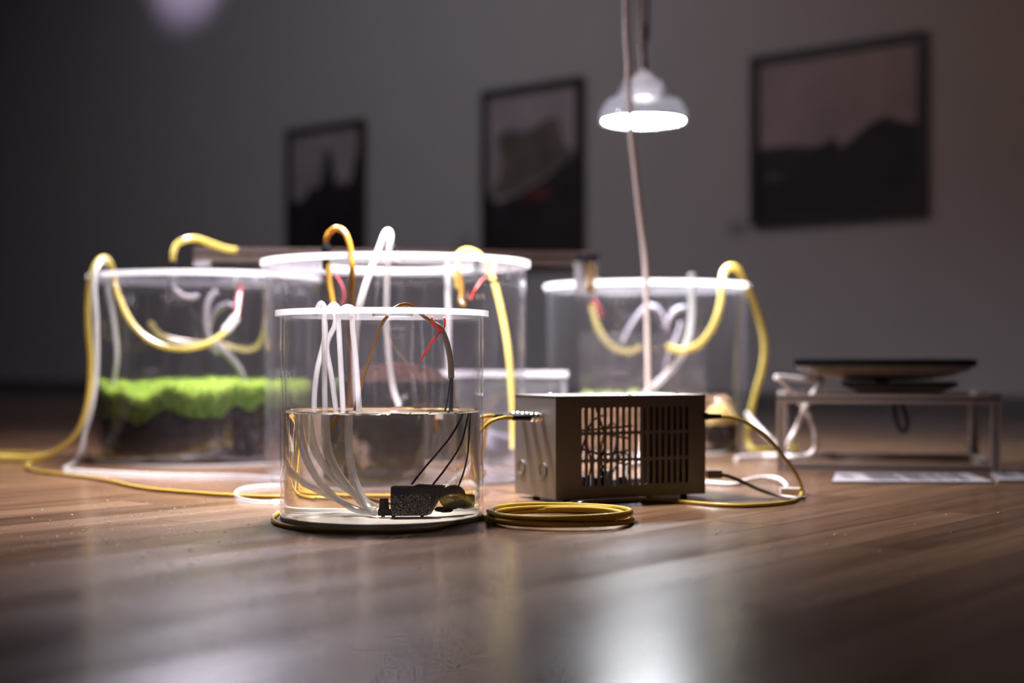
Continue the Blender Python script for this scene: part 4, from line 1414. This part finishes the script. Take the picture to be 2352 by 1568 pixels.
for i, (pts_, mm) in enumerate((
        ([(0.03, 0.03, 0.0165), (0.032, 0.03, 0.07), (0.05, 0.035, 0.105), (0.09, 0.04, 0.112), (0.166, 0.05, 0.10)], 'wire_red'),
        ([(0.02, 0.04, 0.14), (0.05, 0.04, 0.118), (0.10, 0.04, 0.118), (0.166, 0.04, 0.122)], 'black_plastic'),
        ([(0.045, 0.03, 0.0165), (0.048, 0.03, 0.06), (0.06, 0.035, 0.085), (0.11, 0.04, 0.075), (0.166, 0.05, 0.08)], 'black_plastic'),
        ([(0.058, 0.03, 0.0165), (0.056, 0.03, 0.05), (0.062, 0.03, 0.08), (0.075, 0.04, 0.10), (0.10, 0.06, 0.13), (0.15, 0.10, 0.14)], 'wire_red'),
        ([(0.090, 0.03, 0.0165), (0.100, 0.03, 0.05), (0.120, 0.035, 0.064), (0.150, 0.04, 0.058), (0.166, 0.05, 0.06)], 'wire_white'),
        ([(0.120, 0.05, 0.0165), (0.135, 0.05, 0.07), (0.150, 0.06, 0.10), (0.160, 0.08, 0.085), (0.175, 0.11, 0.05)], 'wire_white'),
        ([(0.125, 0.07, 0.0165), (0.150, 0.07, 0.05), (0.170, 0.08, 0.075), (0.190, 0.09, 0.06), (0.200, 0.12, 0.03)], 'wire_white'),
        ([(0.110, 0.06, 0.0165), (0.118, 0.06, 0.09), (0.140, 0.07, 0.125), (0.165, 0.09, 0.115), (0.180, 0.12, 0.09)], 'wire_white'),
        ([(0.07, 0.03, 0.0165), (0.078, 0.025, 0.06), (0.072, 0.03, 0.10), (0.075, 0.04, 0.15)], 'wire_red'),
        ([(0.105, 0.03, 0.0165), (0.098, 0.025, 0.07), (0.108, 0.03, 0.10), (0.10, 0.05, 0.16)], 'black_plastic'))):
    MB().tube([Vector(q) for q in pts_], 0.0020, 6, 6).build('wire', mm, bx)

# plugs on the right of the box
rloc = Matrix.Rotation(BA, 3, 'Z')
e0 = P(1622, 956, 2.452)
t = thing('cable_plug', 'black moulded plug on the right end of the metal box', 'plug', e0, 0.0)
MB().cyl(0.0052, 0.0, 0.026, 14, 0, orient((0, 0, 0), (1, 0.10, 0)), 0.0040).build('boot', 'black_plastic', t)
MB().cyl(0.0062, -0.003, 0.003, 14, 0, orient((0, 0, 0), (1, 0.10, 0))).build('collar', 'black_plastic', t)
e1 = P(1622, 1088, 2.452)
t = thing('usb_plug', 'grey rectangular plug low on the right end of the metal box', 'plug', e1, 0.0)
MB().box((-0.004, -0.008, -0.005), (0.003, 0.008, 0.005)).build('metal_shell', 'chrome', t)
MB().box((0.002, -0.009, -0.007), (0.026, 0.009, 0.0065)).build('grip', 'grey_cable', t)
tubing('grey_cable', 'dark grey cable sloping from the low plug to the floor', 'cable',
       [(1640, 1089, 2.452), (1668, 1092, 2.45), (1700, 1104, 2.44), (1745, 1124, 2.43), (1790, 1138, 2.42), ('f', 1830, 1144, 0.004), ('f', 1848, 1143, 0.004)], 0.0032, 'grey_cable')
tubing('white_cable', 'white cable looping on the floor right of the metal box', 'cable',
       [('f', 1590, 1105, 0.004), ('f', 1640, 1109, 0.004), ('f', 1688, 1111, 0.004), ('f', 1710, 1104, 0.006), ('f', 1750, 1096, 0.010), ('f', 1785, 1098, 0.010), ('f', 1803, 1110, 0.008), ('f', 1808, 1120, 0.005)], 0.0036, 'white_cable', 'white cables')
t = thing('white_plug', 'white rectangular plug lying on the floor by the yellow cable', 'plug', F(1792, 1133, 0.0), -0.12)
MB().box((0, -0.008, 0.0008), (0.034, 0.008, 0.010)).build('grip', 'white_cable', t)
MB().box((0.034, -0.006, 0.002), (0.042, 0.006, 0.008)).build('metal_shell', 'chrome', t)


# ------------------------------------------------------------------ hanging lamps
emitter('led_white', (0.93, 0.96, 1.0), 110.0)
emitter('led_warm', (1.0, 0.95, 0.93), 10.0)
emitter('led_violet', (0.88, 0.82, 1.0), 310.0)


def lamp(label, loc, r, watts, col, led, cords, spread=140):
    t = thing('pendant_lamp', label, 'lamp', loc, 0.0, 'clear hooded pendant lamps')
    M = MB()
    # clear hood: stepped dome
    hood = [(r, 0.0), (r * 1.01, 0.012), (r * 0.97, 0.030), (r * 0.86, 0.052), (r * 0.74, 0.062), (r * 0.60, 0.066), (r * 0.57, 0.082), (r * 0.52, 0.098), (r * 0.42, 0.108)]
    inner = [(a - 0.004, b) for a, b in hood[::-1]]
    M.lathe(hood + inner, 64, closed=True)
    M.build('hood', 'hood_acrylic', t)
    M = MB()
    M.lathe([(r * 0.985, 0.001), (r * 0.985, 0.007), (r * 0.94, 0.007), (r * 0.94, 0.001)], 64, closed=True)
    M.build('rim_ring', 'acrylic_edge', t)
    g = MB()
    g.lathe([(r * 0.40, 0.060), (r * 0.46, 0.072), (r * 0.42, 0.078), (r * 0.46, 0.086), (r * 0.42, 0.092), (r * 0.44, 0.100), (r * 0.34, 0.110), (r * 0.20, 0.118), (r * 0.17, 0.132), (r * 0.10, 0.136)], 32)
    g.disc(r * 0.10, 0.136, 32)
    g.disc(r * 0.40, 0.060, 32, 0, False)
    g.build('heat_sink', 'lamp_glass', t)
    MB().box((r * 0.30, -r * 0.45, 0.056), (r * 0.62, -r * 0.20, 0.066)).build('latch', 'knockout', t)
    MB().cyl(0.009, 0.132, 0.168, 16, 0, Matrix.Translation((r * 0.02, 0, 0)), 0.006).build('strain_relief', 'black_plastic', t)
    d = MB()
    d.lathe([(r * 0.90, 0.004), (r * 0.84, 0.0025), (0.0001, 0.0015)], 64)
    d.lathe([(r * 0.90, 0.004), (r * 0.84, 0.012), (r * 0.42, 0.016), (0.0001, 0.016)], 64, 1)
    d.build('led_diffuser', [led, 'chrome'], t)
    for nm, mat, pts, cr in cords:
        MB().tube([Vector(p_) for p_ in pts], cr, 8, 6).build(nm, mat, t)
    ld = bpy.data.lights.new('lamp_light', 'AREA')
    ld.shape = 'DISK'
    ld.size = 2 * r * 0.9
    ld.energy = watts
    ld.spread = math.radians(spread)
    ld.cycles.is_caustics_light = True
    ld.color = col
    lo = bpy.data.objects.new('lamp_light', ld)
    C.objects.link(lo)
    lo.parent = t
    lo.location = (0, 0, -0.001)
    # light leaking sideways and up through the clear hood
    pd = bpy.data.lights.new('hood_leak', 'POINT')
    pd.energy = 0.9
    pd.color = col
    pd.shadow_soft_size = 0.03
    po = bpy.data.objects.new('hood_leak', pd)
    C.objects.link(po)
    po.parent = t
    po.location = (0, 0, 0.036)
    return t


def cord_set(z, a, b):
    h = 3.4 - z
    return [('cord', 'white_cable', [(-0.004, -0.01, 0.130), (-0.012, -0.012, 0.26), (a, -0.012, 0.42), (a * 1.1, -0.01, h)], 0.006),
            ('cord', 'black_plastic', [(0.002, 0, 0.165), (0.006, 0, 0.26), (b, 0, 0.42), (b * 1.1, 0, h)], 0.004)]


RZ = 0.862
lamp('lit clear hooded lamp hanging over the right tank', (P(1478, 0, 3.79).x, 3.79, RZ), 0.117, LAMP_RIGHT, (0.92, 0.95, 1.0), 'led_white', cord_set(RZ, -0.008, 0.012))
lamp('clear hooded lamp above the middle tank, over the top of the picture', (MX, 2.70, 1.05), 0.117, LAMP_MID, (1.0, 0.95, 0.97), 'led_warm', cord_set(1.05, -0.008, 0.012), 112)
lamp('clear hooded lamp above the moss tank, over the top of the picture', (LX, LY, 1.20), 0.117, LAMP_LEFT, (0.97, 0.94, 1.0), 'led_violet', cord_set(1.20, -0.008, 0.012))

tubing('hanging_cable', 'long pale cable hanging from the ceiling past the lit lamp to the floor', 'cable',
       [('w', 0.255, 3.30, 3.4), ('w', 0.258, 3.30, 2.0), (1438, 0, 3.30), (1441, 120, 3.30), (1448, 280, 3.30), (1458, 380, 3.30), (1471, 500, 3.30), (1482, 600, 3.30), (1486, 700, 3.30), (1488, 800, 3.30), (1489, 900, 3.30), (1480, 1000, 3.28), ('f', 1470, 1058, 0.008), ('f', 1430, 1066, 0.008)],
       0.0068, 'pale_cable')

# ------------------------------------------------------------------ dust and crumbs on the floor
dm = MB()
rr = random.Random(5)
for i in range(260):
    x = rr.gauss(300, 260) if rr.random() < 0.7 else rr.uniform(0, 2300)
    y = rr.gauss(1215, 60) if rr.random() < 0.7 else rr.uniform(1100, 1500)
    if y < 1085 or y > 1540:
        continue
    p_ = F(x, y, 0)
    s = rr.uniform(0.0004, 0.0013)
    a = rr.uniform(0, PI)
    M_ = Matrix.Translation(p_) @ Matrix.Rotation(a, 4, 'Z')
    dm.box((-s * 1.6, -s, 0), (s * 1.6, s, s * 0.8), 0, M_)
o = dm.build('floor_dust', 'dust')
tag(o, 'fine white dust and crumbs scattered on the wooden floor', 'dust')
o['kind'] = 'stuff'
